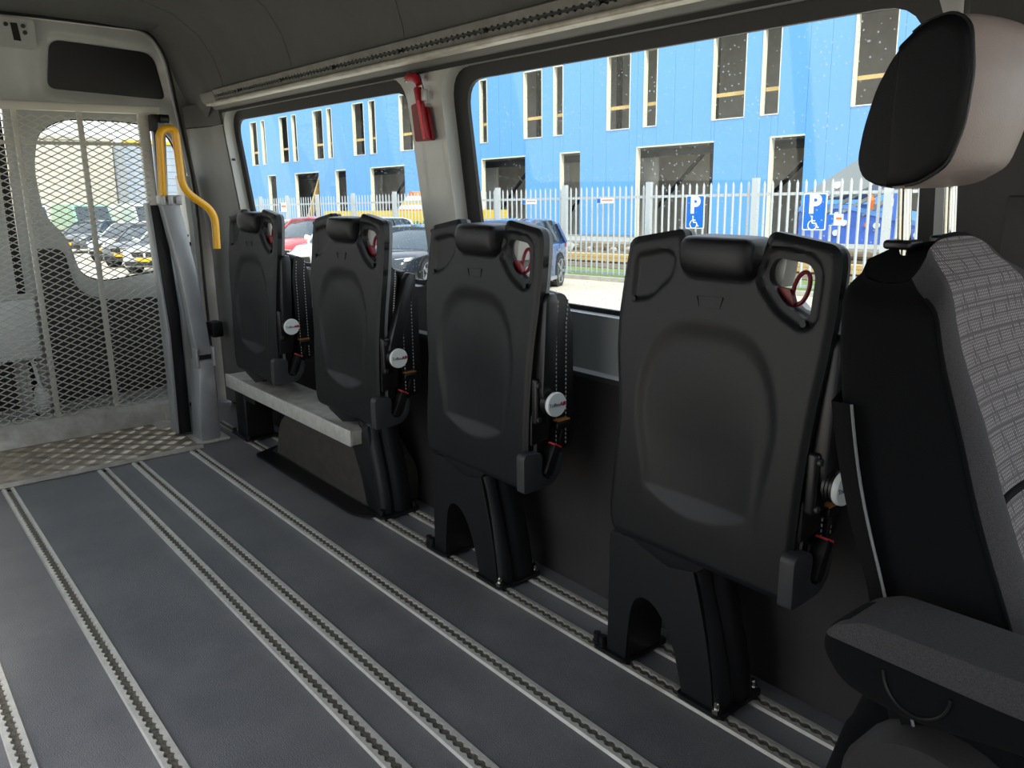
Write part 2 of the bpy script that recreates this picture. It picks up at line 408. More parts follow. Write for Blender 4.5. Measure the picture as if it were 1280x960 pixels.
# rear wall: body ring, two doors
YD = lambda z: 4.45 - max(0, z-.9)*.10
ring_out = [(-.26, 0), (1.56, 0), (1.56, 1.50), (1.47, 1.62), (1.42, 1.80), (1.28, 1.93), (.66, 1.96), (.04, 1.93), (-.14, 1.8), (-.26, 1.5)]
ring_in = rpoly([(-.16, .012), (1.478, .012), (1.475, 1.08), (1.372, 1.76), (1.30, 1.868), (.66, 1.885), (.02, 1.868), (-.06, 1.76), (-.16, 1.08)], [.02, .02, .2, .1, .06, .3, .06, .1, .2])
struct(plate('wall_back', 'trim', ring_out, [ring_in], lambda a, b, w: (a, YD(b)-.030+.07*w, b), .06))
MB().tube([(x, YD(z)-.028, z) for x, z in ring_in + ring_in[:1]], .007, 8, False).build('door_seal', 'rubber', bpy.data.objects['wall_back'])
door_out = rpoly([(.645, .015), (1.468, .015), (1.466, 1.08), (1.364, 1.75), (1.295, 1.862), (.66, 1.878)], [.01, .03, .2, .1, .05, .02])
hole_w = rpoly([(1.40, .74), (1.425, 1.27), (1.36, 1.43), (1.18, 1.458), (.90, 1.462), (.79, 1.40), (.755, 1.25), (.772, 1.02), (.86, .92), (.90, .73), (1.0, .69)], [.05, .06, .09, .2, .09, .05, .1, .1, .1, .07, .1], 5)
hole_w2 = rpoly([(1.40, .74), (1.425, 1.27), (1.36, 1.43), (1.18, 1.458), (.90, 1.462), (.79, 1.40), (.755, 1.25), (.772, 1.02), (.86, .92), (.90, .73), (1.0, .69)][::-1], 0.08, 5)
blk = rpoly([(.845, 1.585), (1.368, 1.56), (1.325, 1.775), (.875, 1.80)], [.04, .03, .06, .05])
rd = bpy.data.objects.new('door_1', None); C.objects.link(rd); struct(rd); rd['label'] = 'closed white rear door with window behind the lift mesh'
def fd(a, b, w):
    y = YD(b)
    d = pdist((a, b), hole_w); y += .012*sm(1-d/.05)
    d2 = pdist((a, b), blk)
    y += (.012*sm(1-d2/.02) if not inpoly((a, b), blk) else .014)
    y += .02*sm((a-1.40)/.05)*(1 if b < 1.2 else .3)
    return (a, y + .035*w, b)
plate('door_frame', 'body', door_out, [hole_w], fd, .022, rd)
lab(plate('blank_panel', 'black', grow(blk, (.985, .97)), [], lambda a, b, w: (a, YD(b)+.006+.005*w, b), .1, rd), 'black blank panel above the window')
plate('pane', 'glass_clear', grow(hole_w, (1.04, 1.03)), [], lambda a, b, w: (a, YD(b)+.04+.004*w, b), .3, rd)
hs = [(x, z) for x, z in grow(hole_w, (1.02, 1.02))]; hv = grow(hole_w, (.985, .985))
plate('window_seal', 'rubber', hs, [hv], lambda a, b, w: (a, YD(b)+.034+.005*w, b), .05, rd)
MB().loft([[(x, y, z) for (x, z) in rpoly([(.70, .13), (1.30, .13), (1.30, .60), (1.0, .60), (.86, .66), (.83, .87), (.70, .87)], [.03, .06, .05, .1, .08, .05, .03])] for y in (4.425, 4.455)]).build('lower_lining', 'kick', rd)
# left rear door sliver, its edge post and latch
ld = bpy.data.objects.new('door_2', None); C.objects.link(ld); struct(ld); ld['label'] = 'closed rear door on the far left, only its edge in view'
plate('door_frame', 'body', rpoly([(-.15, .015), (.615, .015), (.615, 1.875), (.05, 1.86), (-.05, 1.75), (-.15, 1.08)], [.02, .01, .01, .05, .1, .2]), [rrect(-.05, .50, .69, 1.46, .08)], lambda a, b, w: (a, YD(b)+.035*w, b), .05, ld)
MB().box(-.13, .55, 4.425, 4.455, .13, .62).build('lower_lining', 'kick', ld, False)
plate('pane', 'glass_clear', rrect(-.06, .51, .68, 1.47, .06), [], lambda a, b, w: (a, YD(b)+.04+.004*w, b), .3, ld)
MB().loft([[(x, YD(z)+.01, z), (x, YD(z)+.03, z)] for x in (.612, .648) for z in (.015, 1.87)][:2] + [[(.648, YD(1.87)+.01, 1.87), (.648, YD(1.87)+.03, 1.87)]], closed=False, cap=False)
mbg = MB(); 
mbg.loft([[(.61, YD(z)+.012, z), (.65, YD(z)+.012, z), (.65, YD(z)+.03, z), (.61, YD(z)+.03, z)] for z in (.02, .5, 1.0, 1.5, 1.87)])
lab(mbg.build('door_gap_seal', 'rubber', ld), 'black rubber seal between the rear doors')
# latch striker in header, white box and lever on the left door
lt = thing('door_latch', 'white latch plate with black slot at the top of the rear doors', 'latch', (.74, 4.3, 1.80))
MB().loft([[(x, y, z) for x, z in rpoly([(-.11, -.055), (.075, -.06), (.075, .06), (-.11, .065)], .02)] for y in (.0, .03)]).build('latch_plate', 'body', lt)
MB().loft([[(x, y, z) for x, z in [(-.012, -.03), (.015, -.032), (.008, .04), (-.018, .04)]] for y in (-.004, .01)]).build('slot', 'rubber', lt, False)
for x, z in ((-.035, .032), (.03, .03), (.034, .004)): MB().cyl((x, -.006, z), (x, .01, z), .009, 12).build('bolt', 'cover', lt)
wb = thing('first_aid_box', 'pale grey box mounted low on the rear door behind the mesh', 'box', (.5, 4.36, .37))
rbox('case', 'white', -.1, .165, -.02, .063, 0, .30, .012, wb)
rbox('lid_rim', 'body', -.105, .17, -.03, -.018, .285, .31, .004, wb)
hg = thing('cable_gaiter', 'pale corrugated gaiter hanging on a cable low behind the mesh', 'cable', (.63, 4.36, .06))
MB().tube([(0.01+.004*math.sin(k), 0, .02+.012*k) for k in range(14)], [.02+.022*math.sin(math.pi*k/13)*(1 if k % 2 else .85) for k in range(14)], 14).build('gaiter', 'white', hg)
MB().tube([(.01, 0, .17), (.0, .01, .25), (-.01, .02, .32)], .008, 8).build('cable', 'white', hg)
MB().box(-.01, .02, .02, .055, .06, .12).build('bracket', 'kick', hg)

# black door hinge
hn = bpy.data.objects.new('door_hinge', None); C.objects.link(hn); hn.parent = rd; hn['label'] = 'black door hinge strap'
rbox('hinge_leaf', 'rubber', -.03, .045, .0, .035, -.042, .03, .006, hn)
rbox('hinge_arm', 'rubber', .04, .095, -.06, .02, -.045, .035, .006, hn)
for z in (-.028, .016): MB().cyl((-.014, -.004, z), (-.014, .002, z), .006, 10).build('screw', 'cover', hn)
hn.location = (1.395, 4.305, .43)
# white rounded door edge column beside the lift
dc = struct(MB().loft([[(x0+a*.05, y0+b, z) for a, b in ((0, 0), (.15, -.03), (.5, -.045), (.85, -.03), (1, 0), (1, .05), (0, .05))] for x0, y0, z in ((1.375, 4.36, .02), (1.385, 4.36, .6), (1.385, 4.35, .95), (1.37, 4.335, 1.2))]).build('trim_3', 'body', None))
cat = thing('door_catch', 'small dark wire hook catch on the rear door edge', 'hook', (1.36, 4.32, .83))
for z in (0, .07): MB().tube([(-.02, 0, z), (.015, -.01, z), (.02, -.012, z+.012)], .005, 8).build('hook', 'liftdark', cat)
MB().cyl((.0, -.01, .035), (.02, -.03, .035), .011, 12).build('knob', 'liftdark', cat)

# ------------------------------------------------------------------ tracks
def track(y0, y1, width=.046, pitch=.0254, hh=.007, slot=.0062, rr_=.0118):
    """aluminium rail with a scalloped slot, running along y, centred on x=0"""
    n = int((y1-y0)/pitch); mb = MB(); top = []
    q = 8
    for i in range(n):
        for k in range(q):
            yy = y0+(i+k/q)*pitch; t = abs((k/q)-.5)*pitch
            hw = math.sqrt(max(0, rr_**2-t*t)) if t < rr_ else 0
            top.append((yy, max(slot, hw)))
    for s in (-1, 1):
        rows = []
        for yy, h in top:
            rows.append([(s*(width/2), yy, 0), (s*(width/2-.003), yy, hh), (s*h, yy, hh), (s*h, yy, .0014)])
        mb.loft(rows, False, False)
    return mb, n
def make_track(y0, y1):
    mb, n = track(y0, y1); me_o = mb.build('rail', 'alu')
    bm = MB().box(-.021, .021, y0, y1, .0004, .0014)
    return me_o, bm
tdefs = [(.128, 'nearest the bottom left corner of the picture'), (.366, 'second from the left in the picture'),
         (.712, 'left one of the close pair'), (.847, 'right one of the close pair'),
         (1.091, 'between the close pair and the seat feet'), (1.34, 'under the aisle side of the seat feet'), (1.457, 'against the dark wall panel')]
for i, (x, w) in enumerate(tdefs):
    y1 = 3.635 if i < 5 else 4.02
    t = thing('seat_track', 'aluminium floor seat track, ' + w, 'floor rail', (x, 0, 0), 'seat tracks in the van floor')
    mb, n = track(-1.0, y1)
    if i == 0: pass
    if i < 5: mb.build('rail', 'alu', t, True, 60)
    else: mb.build('rail', 'alu_dirty', t, True, 60)
    MB().box(-.020, .020, -1.0, y1-.01, .0003, .0014).build('channel', 'groove', t, False)
    if i < 5:
        MB().cyl((0, y1-.035, .0014), (0, y1-.035, .006), .008, 12).build('end_screw', 'rubber', t)

# overhead rail
orl = thing('overhead_rail', 'long perforated aluminium rail under the ceiling edge above the windows', 'rail', (1.392, 0, 1.535))
mb, n = track(-1.0, 3.80, .056, .0254, .010, .0035, .0075)
rot = Matrix.Translation((0, 0, 0)) @ Matrix.Rotation(R_(-112), 4, 'Y')
mb.v = [tuple(rot @ Vector(v)) for v in mb.v]
mb.build('rail', 'railgrey', orl, True, 60)
b2 = MB().box(-.026, .026, -1.0, 3.80, .0004, .002, rot); b2.build('channel', 'rubber', orl, False)
rbox('lower_lip', 'alu_dirty', -.038, .004, -1.0, 3.81, -.044, -.030, .005, orl)
for k in range(9):
    y = 3.5-.42*k
    MB().cyl(rot @ Vector((0, y, .004)), rot @ Vector((0, y, .014)), .007, 12).build('screw', 'cover', orl)

# ------------------------------------------------------------------ tread plate
tp = thing('tread_plate', 'worn diamond tread plate in front of the wheelchair lift', 'plate', (0, 0, 0))
rbox('sheet', 'plate', -.2, 1.125, 3.64, 4.19, .004, .016, .003, tp)
mb = MB()
def lozenge(cx, cy, ang, L=.026, w=.0055, h=.0022):
    ca, sa = math.cos(ang), math.sin(ang); z = .0158
    p = lambda u, v, zz: (cx+u*ca-v*sa, cy+u*sa+v*ca, zz)
    mb.add([p(-L/2, 0, z), p(0, -w/2, z), p(L/2, 0, z), p(0, w/2, z), p(-L*.28, 0, z+h), p(0, -w*.22, z+h), p(L*.28, 0, z+h), p(0, w*.22, z+h)],
           [(0, 1, 5, 4), (1, 2, 6, 5), (2, 3, 7, 6), (3, 0, 4, 7), (4, 5, 6, 7)])
P = .052
for i in range(26):
    for j in range(11):
        cx = -.19+i*P*.97+.02; cy = 3.665+j*P*.96; d = (i+j) % 2
        if cx > 1.105 or cy > 4.17: continue
        a = R_(45 if d else -45)
        for k in range(-2, 3):
            o = k*.0085; lozenge(cx - o*math.sin(a), cy + o*math.cos(a), a, .040)
o = mb.build('tread_pattern', 'plate', tp, False); o['kind'] = 'stuff'
MB().loft([[(x, y, z) for y, z in ((3.632, .0), (3.628, .006), (3.64, .020), (3.655, .0165), (3.655, 0))] for x in (-.2, 1.135)]).build('edge_strip', 'alu_dirty', tp)
rbox('corner_plate', 'alu_dirty', 1.06, 1.18, 4.03, 4.17, .014, .024, .002, tp)

# ------------------------------------------------------------------ wheelchair lift
lf = thing('wheelchair_lift', 'folded wheelchair lift with expanded mesh platform, grey mast and yellow handrail', 'wheelchair lift', (.6, 4.2, 0))
lf.location = (0, 0, 0)
YM = 4.2
mb = MB(); px, pz = .0565, .0292
X0, X1, Z0, Z1 = .0, 1.215, .115, 1.475
nz = int((Z1-Z0)/pz); nx = int((X1-X0)/px)
for j in range(nz*2):
    for i in range(nx+1):
        # zigzag strand j : nodes alternate up/down, strands meet at nodes
        x0 = X0+i*px; za = Z0+j*pz/2
        if j % 2 == 0: pts = [(x0, za), (x0+px/2, za+pz/2)], [(x0+px/2, za+pz/2), (x0+px, za)]
        else: pts = [(x0, za), (x0+px/2, za-pz/2)], [(x0+px/2, za-pz/2), (x0+px, za)]
        if j % 2 == 1: pts = [(x0, za+pz/2), (x0+px/2, za)], [(x0+px/2, za), (x0+px, za+pz/2)]
        for a, b in pts:
            if b[0] > X1+.001: continue
            mb.bar((a[0], YM, a[1]), (b[0], YM, b[1]), .0042, .0030, (0, 1, 0))
o = mb.build('expanded_mesh', 'mesh', lf, False); o['kind'] = 'stuff'; lab(o, 'expanded metal mesh platform with diamond openings')
for x in (.672, .927): rbox('platform_bar', 'mesh', x-.011, x+.011, YM+.004, YM+.022, .11, 1.49, .002, lf)
rbox('platform_bar', 'mesh', .0, .05, YM+.004, YM+.03, .11, 1.49, .002, lf)
lab(rbox('platform_side_frame', 'mesh', 1.175, 1.222, YM+.004, YM+.03, .10, 1.485, .003, lf), 'perforated side frame of the platform')
MB().box(.0, 1.2, YM+.03, YM+.042, 1.335, 1.350).build('cross_rod', 'mesh', lf, False)
rbox('top_frame', 'mesh', -.0, 1.27, YM-.012, YM+.03, 1.478, 1.512, .003, lf)
MB().loft([[(x, y, z) for y, z in ((YM-.06, .016), (YM-.012, .112), (YM+.03, .125), (YM+.03, .016))] for x in (-.05, 1.20)]).build('toe_board', 'alu_dirty', lf, True, 35, .004)
rbox('toe_board_end', 'alu_dirty', 1.125, 1.195, YM-.075, YM-.01, .016, .095, .003, lf)
# dark folded side arm right of the mesh
MB().loft([[(x-.012, YM-.03, z), (x+.022, YM-.035, z), (x+.022, YM+.03, z), (x-.012, YM+.03, z)] for x, z in ((1.23, .03), (1.235, .8), (1.245, 1.46))]).build('side_arm', 'liftdark', lf, True, 35, .004)
MB().loft([[(x-.016, y-.012, z), (x+.016, y-.012, z), (x+.016, y+.012, z), (x-.016, y+.012, z)] for x, y, z in ((1.19, 4.02, .02), (1.195, 4.0, .55), (1.205, 4.05, 1.07), (1.262, 4.16, 1.44))]).build('link_arm', 'lift', lf, True, 35, .004)
MB().cyl((1.25, YM-.06, 1.455), (1.29, YM-.06, 1.455), .02, 16).build('pivot', 'rubber', lf)
rbox('pivot_bracket', 'rubber', 1.215, 1.265, YM-.045, YM-.005, 1.40, 1.475, .006, lf)
# mast: lower post, upper arm, cover plates
def leanbox(name, m, rings, parent, bevel=.008):
    return MB().loft([[(x0, y0, z), (x1, y0, z), (x1, y1, z), (x0, y1, z)] for x0, x1, y0, y1, z in rings]).build(name, m, parent, True, 35, bevel)
post = leanbox('post', 'lift', [(1.150, 1.245, 3.705, 3.83, .01), (1.160, 1.245, 3.705, 3.83, .2), (1.178, 1.248, 3.71, 3.83, .385)], lf, .012)
rbox('foot_plate', 'alu', 1.12, 1.28, 3.69, 3.86, .001, .012, .002, lf)
leanbox('upper_arm', 'lift', [(1.176, 1.246, 3.72, 3.79, .405), (1.150, 1.225, 3.76, 3.83, .80), (1.118, 1.196, 3.80, 3.87, 1.085)], lf, .010)
leanbox('hinge_gap', 'rubber', [(1.182, 1.242, 3.725, 3.82, .37), (1.182, 1.242, 3.725, 3.79, .415)], lf, .003)
for x in (1.172, 1.247): rbox('hinge_cheek', 'lift', x-.006, x+.006, 3.70, 3.76, .352, .44, .004, lf)
leanbox('back_arm', 'black', [(1.10, 1.16, 3.86, 3.94, .02), (1.11, 1.165, 3.86, 3.94, .6), (1.088, 1.145, 3.87, 3.95, 1.07)], lf, .006)
leanbox('back_arm_plate', 'lift', [(1.085, 1.098, 3.84, 3.92, .03), (1.095, 1.108, 3.84, 3.92, .5), (1.075, 1.088, 3.86, 3.92, 1.08)], lf, .003)
leanbox('damper', 'black', [(1.25, 1.262, 3.80, 3.86, .42), (1.225, 1.245, 3.84, 3.90, .8), (1.198, 1.215, 3.86, 3.92, 1.05)], lf, .003)
for x0, x1 in ((1.118, 1.134), (1.146, 1.166), (1.180, 1.204)): rbox('arm_head', 'lift', x0, x1, 3.79, 3.875, 1.07, 1.112, .005, lf)
# yellow handrail
def smooth_path(pts, r, n=6):
    out = []
    for i, p in enumerate(pts):
        p = Vector(p)
        if i in (0, len(pts)-1): out.append(p); continue
        a = Vector(pts[i-1])-p; b = Vector(pts[i+1])-p; t = min(r, a.length*.48, b.length*.48)
        A = p+a.normalized()*t; B = p+b.normalized()*t
        for k in range(n+1): s = k/n; out.append(A*(1-s)**2+p*2*s*(1-s)+B*s*s)
    return out
pth = smooth_path([(1.135, 3.83, 1.09), (1.142, 3.80, 1.385), (1.208, 3.80, 1.395), (1.214, 3.80, 1.135), (1.345, 3.80, 1.035), (1.340, 3.80, .872)], .055)
MB().tube(pth, .0165, 16).build('handrail', 'yellow', lf, True, 60)

# ------------------------------------------------------------------ wheel arch box, beam
wa = thing('wheel_arch_box', 'dark brown carpeted wheel arch box under the two rear seats', 'wheel arch cover', (0, 0, 0))
mb = MB(); arc = rpoly([(2.47, .008), (2.455, .13), (2.60, .242), (3.10, .244), (3.26, .19), (3.32, .008)], [.01, .12, .15, .15, .12, .01], 8)
mb.loft([[(x, 2.9+(y-2.9)*(1-.02*k), z*(1-.01*k)) for y, z in arc] for k, x in ((1, 1.345), (0, 1.36), (0, 1.53))])
mb.build('box', 'arch', wa)
MB().loft([[(x, y, z) for x, y in rpoly([(1.265, 3.36), (1.265, 2.50), (1.30, 2.42), (1.40, 2.42), (1.40, 3.42)], [.02, .03, .03, 0, 0])] for z in (.0075, .016)]).build('flange', 'black', wa)
MB().loft([[(x, y, z) for x, z in ((1.34, .016), (1.36, .03), (1.37, .016))] for y in (2.44, 3.35)]).build('bead', 'black', wa)

bm_ = thing('seat_support_beam', 'flat aluminium beam carrying the two rear folding seats over the wheel arch', 'beam', (0, 0, 0))
rbox('beam', 'alu_dirty', 1.30, 1.47, 2.515, 3.71, .252, .306, .003, bm_)
lab(rbox('front_profile', 'alu', 1.290, 1.301, 2.515, 3.712, .250, .309, .0015, bm_), 'bright brushed front edge of the beam')
rbox('leg', 'black', 1.325, 1.46, 3.60, 3.715, .012, .252, .01, bm_)
MB().loft([[(x, 3.5+dy, z) for x, z in ((1.33, .25), (1.45, .25), (1.45, .20), (1.33, .20))] for dy in (-.02, .12)]).build('leg_gusset', 'black', bm_)
rbox('foot', 'black', 1.31, 1.475, 3.57, 3.76, .0075, .016, .002, bm_)
for x, y in ((1.325, 3.75), (1.46, 3.75), (1.325, 3.58)): MB().cyl((x, y, .014), (x, y, .034), .009, 12).build('bolt', 'rubber', bm_)

# ------------------------------------------------------------------ folding seats
SO = [(.257, .362), (.267, .405), (.258, .48), (.247, .56), (.239, .65), (.247, .73), (.256, .80), (.257, .87), (.250, .95), (.241, 1.022),
      (.228, 1.034), (.100, 1.056), (.092, 1.04), (.086, .992), (.070, .972), (-.070, .972), (-.086, .992), (-.094, 1.03), (-.100, 1.052), (-.112, 1.058),
      (-.232, 1.040), (-.246, 1.026), (-.250, 1.0), (-.249, .92), (-.243, .84), (-.233, .76), (-.226, .68), (-.220, .60), (-.214, .50), (-.209, .42), (-.206, .372), (-.195, .360)]
SOr = rpoly(SO, .014, 2)
SH = rpoly([(-.118, 1.012), (-.188, 1.004), (-.200, .985), (-.198, .912), (-.188, .908), (-.145, .930), (-.108, .970), (-.106, .990)], .014, 3)
SR = rpoly([(.216, .998), (.135, 1.014), (.108, 1.004), (.112, .962), (.165, .912), (.218, .900)], .014, 3)
def relief(a, b):
    d = 0
    # large shallow recess with a domed head, no lower edge
    u = (a-.012)/(.180-.030*sm((.72-b)/.25)); v = (b-.66)/.225
    rr = (abs(u)**3.2 + abs(max(v, 0))**2.2)
    d += .009*sm((1.0-rr)/.45)*sm((b-.44)/.2)
    # dished lower back ending in a crisp crescent
    u2 = (a-.022)/.135
    if abs(u2) < 1:
        q = 1-u2*u2; arc = .508-.042*q; ch = .508-.004*q; D = .015*q
        if b > ch: d += D*sm((.80-b)/.28)
        elif b > arc: d += D*(b-arc)/(ch-arc)
    for q in (SR,):
        ds = pdist((a, b), q); d += .009*(sm(.4+ds/.012) if inpoly((a, b), q) else sm(.4-ds/.012)*1.0)
    ds = pdist((a, b), SH)
    if ds < .03: d += .010*sm((.024-ds)/.010)
    ds = pdist((a, b), SOr)
    d += .008*sm((.014-ds)/.014)
    # faint vertical panel edges
    return d
def XS(b): return 1.283 + .028*sm((b-.50)/.65) + .006*((b-.75)/.3)**2
def fshell(a, b, w): return (XS(b) + relief(a, b)*(1-w) + .026*w, a, b)
def make_seat():
    t = thing('folding_seat', '', 'seat')
    plate('back_shell', 'shell', SOr, [SH], fshell, .0060, t, 40)
    bmid = grow(SOr, (.985, .992))
    lab(plate('edge_band', 'shelledge', bmid, [grow(SH, (1.1, 1.06))], lambda a, b, w: (XS(b)+.0265+.012*w, a-.0015, b), .03, t), 'grey edge band, lightened to look lit')  # grey lightened in place of window light on the shell's side face
    pad = rpoly([(.235, .40), (.222, .65), (.238, .85), (.19, .93), (.18, 1.01), (.10, 1.03), (.08, .985), (-.08, .985), (-.10, 1.03), (-.175, 1.01), (-.180, .915), (-.232, .872), (-.222, .70), (-.205, .48), (-.200, .40)], .03, 4)
    lab(plate('back_pad', 'leather', pad, [grow(SH, (1.12, 1.08))], lambda a, b, w: (XS(b)+.034+w*(.012+(.023+.018*sm(pdist((a, b), pad)/.05))*sm((.93-b)/.06)), a, b), .03, t), 'black leather backrest cushion')
    # headrest roll in the notch
    mb = MB(); rings = []
    for k in range(13):
        s = k/12; y = .083-.166*s; e = math.sqrt(max(0, 1-abs(2*s-1)**5)); e = .86+.14*e
        tp_ = rpoly([(-.038, -.030), (-.044, .012), (-.034, .041), (.046, .043), (.052, -.02), (.0, -.044)], [.02, .02, .012, .015, .02, .02], 3)
        rings.append([(1.318+px_*e+.008*abs(2*s-1)**2, y, 1.004+pz_*e) for px_, pz_ in tp_])
    mb.loft(rings); hr = mb.build('headrest', 'leather', t, True, 60)
    bv = hr.modifiers.new('b', 'BEVEL'); bv.width = .010; bv.segments = 3; bv.limit_method = 'ANGLE'; bv.angle_limit = R_(45)
    lp = [(.047, .928), (-.018, .930), (-.012, .907), (.040, .905)]
    MB().loft([[(XS(.917)+dx, a*k+.0145*(1-k), .9175+(b-.9175)*k) for a, b in lp] for dx, k in ((.004, 1), (-.0015, 1), (-.0015, .90), (.0022, .86))]).build('type_label', 'shell', t, True, 30)
    # screws
    for a, b in ((.229, 1.018), (-.109, 1.040), (-.228, 1.020), (.214, .906), (-.191, .900), (.180, .404), (-.116, .404)):
        MB().cyl((XS(b)+.001, a, b), (XS(b)+.014, a, b), .0062, 10).build('screw', 'rubber', t)
    # seat release loop in the opening
    ringp = []
    for k in range(25):
        an = 2*math.pi*k/24; ringp.append((XS(.96)+.03, -.163+.015*math.cos(an)+.007*math.sin(an)*-1, .958+.030*math.sin(an)))
    mb = MB(); mb.tube(ringp, .0042, 8, False)
    mb.loft([[(XS(.93)+.022+dx, y, z) for y, z in ((-.112, .958), (-.146, .955), (-.156, .928), (-.135, .920))] for dx in (0, .014)])
    rl = mb.build('release_loop', 'darkred', t); lab(rl, 'dark red release loop in the opening')
    lab(MB().loft([[(XS(.99)+.02+dx, y, z) for y, z in ((-.104, 1.0), (-.128, 1.015), (-.124, .985), (-.118, .955), (-.106, .965))] for dx in (.012, .05)]).build('belt_guide', 'body', t), 'pale grey belt guide')
    MB().loft([[(XS(.92)+.02+dx, y, z) for y, z in ((-.150, .928), (-.198, .905), (-.198, .918), (-.175, .922), (-.16, .935))] for dx in (.012, .03)]).build('opening_lip', 'body', t)
    # folded seat cushion behind the backrest
    mb = MB(); rings = []
    for k in range(11):
        s = k/10; y = .205-.41*s; e = 1-.10*abs(2*s-1)**4
        pr_ = rpoly([(1.382, .44), (1.378, .80), (1.395, .885), (1.435, .875), (1.462, .80), (1.465, .46)], [.02, .03, .02, .03, .05, .03], 3)
        rings.append([(1.42+(x-1.42)*e, y, .67+(z-.67)*(1-.03*abs(2*s-1)**4)) for x, z in pr_])
    mb.loft(rings); cu = mb.build('cushion', 'leather', t, True, 45); lab(cu, 'folded black leather seat cushion with pale stitching')
    for xo in (1.398, 1.432):
        mb = MB()
        for k in range(34):
            z = .47+k*.0115; mb.box(xo-.0009+(.010 if k > 28 else 0)*(k-28)/8, xo+.0009+(.010 if k > 28 else 0)*(k-28)/8, -.2075, -.2050, z, z+.006)
        mb.build('stitching', 'stitch', cu, False)['kind'] = 'stuff'
    bp_ = bpy.data.objects.get('back_pad')
    mb = MB()
    for k in range(34):
        z = .62+k*.0078; yy = -.2215-.012*sm((z-.62)/.25)-.001; mb.box(XS(z)+.058, XS(z)+.0598, yy-.002, yy+.003, z, z+.0045)
    mb.build('stitching', 'stitch', t, False)['kind'] = 'stuff'
    # side recliner plate with round cap
    rbox('recliner_plate', 'black', 1.296, 1.336, -.246, -.222, .552, .672, .008, t)
    for x, z in ((1.304, .656), (1.305, .566)): MB().cyl((x, -.250, z), (x, -.244, z), .0065, 10).build('bolt', 'cover', t)
    for k, y in enumerate((-.256, -.263, -.270)): MB().cyl((1.332, y+.004, .609), (1.332, y-.001, .609), .030, 28).build('spacer_ring', 'black', t)
    cap = MB().loft([[(1.332+r*math.cos(2*math.pi*k/40), y, .609+r*math.sin(2*math.pi*k/40)) for k in range(40)] for r, y in ((.030, -.272), (.0315, -.276), (.0315, -.281), (.030, -.284))]).build('round_cap', 'white', t, True, 30)
    lab(cap, 'round white cap printed TriflexAIR')
    mt = Matrix.Translation((1.3235, -.2845, .609)) @ Matrix.Rotation(R_(90), 4, 'X')
    text_obj('Triflex', .0135, 'grey_print', cap, mt)
    mt = Matrix.Translation((1.3515, -.2845, .609)) @ Matrix.Rotation(R_(90), 4, 'X')
    lab(text_obj('AIR', .0135, 'red', cap, mt, bold=True), 'red letters AIR')
    # gaiter of folded leather, buckle and lower cover
    MB().loft([[(x, y, z) for x, z in ((1.30, .49), (1.36, .50), (1.368, .575), (1.30, .575))] for y in (-.222, -.19)]).build('side_gaiter', 'leather', t, True, 35, .005)
    cov = rpoly([(1.262, .372), (1.262, .468), (1.272, .478), (1.318, .474), (1.326, .460), (1.322, .412), (1.345, .398), (1.366, .412), (1.382, .462), (1.396, .455), (1.392, .41), (1.36, .377)], [.008, .008, .008, .008, .008, .01, .01, .01, .008, .008, .02, .02], 3)
    lab(MB().loft([[(x, y, z) for x, z in cov] for y in (-.236, -.205)]).build('lower_cover', 'cover', t, True, 35, .004), 'grey plastic side cover')
    bk = MB().loft([[(x, y, z) for x, z in ((1.328, .415), (1.350, .402), (1.385, .475), (1.362, .488))] for y in (-.243, -.212)]).build('buckle', 'rubber', t, True, 35, .003)
    MB().loft([[(x, y, z) for x, z in ((1.361, .487), (1.386, .474), (1.388, .478), (1.363, .491))] for y in (-.240, -.216)]).build('release_button', 'pinkred', bk, False)
    MB().tube([(1.40, -.215, .475), (1.42, -.217, .54)], .004, 6).build('buckle_strap', 'rubber', t)
    rbox('strap_anchor', 'black', 1.385, 1.43, -.226, -.205, .518, .538, .004, t)
    rbox('orange_clip', 'clipo', 1.385, 1.43, -.227, -.208, .540, .5445, .001, t)
    return t
def armrest(parent, tilt):
    mb = MB(); rings = []
    for z, hw in ((.0, .016), (.03, .021), (.25, .021), (.275, .012)):
        rings.append([(-hw, -.017, z), (hw, -.017, z), (hw, .017, z), (-hw, .017, z)])
    mt = Matrix.Translation((1.325, -.243, .610)) @ Matrix.Rotation(tilt, 4, 'Y')
    mb.loft([[mt @ Vector(p) for p in r] for r in rings])
    o = mb.build('armrest', 'black', parent, True, 35, .006); lab(o, 'black folded-up armrest'); return o
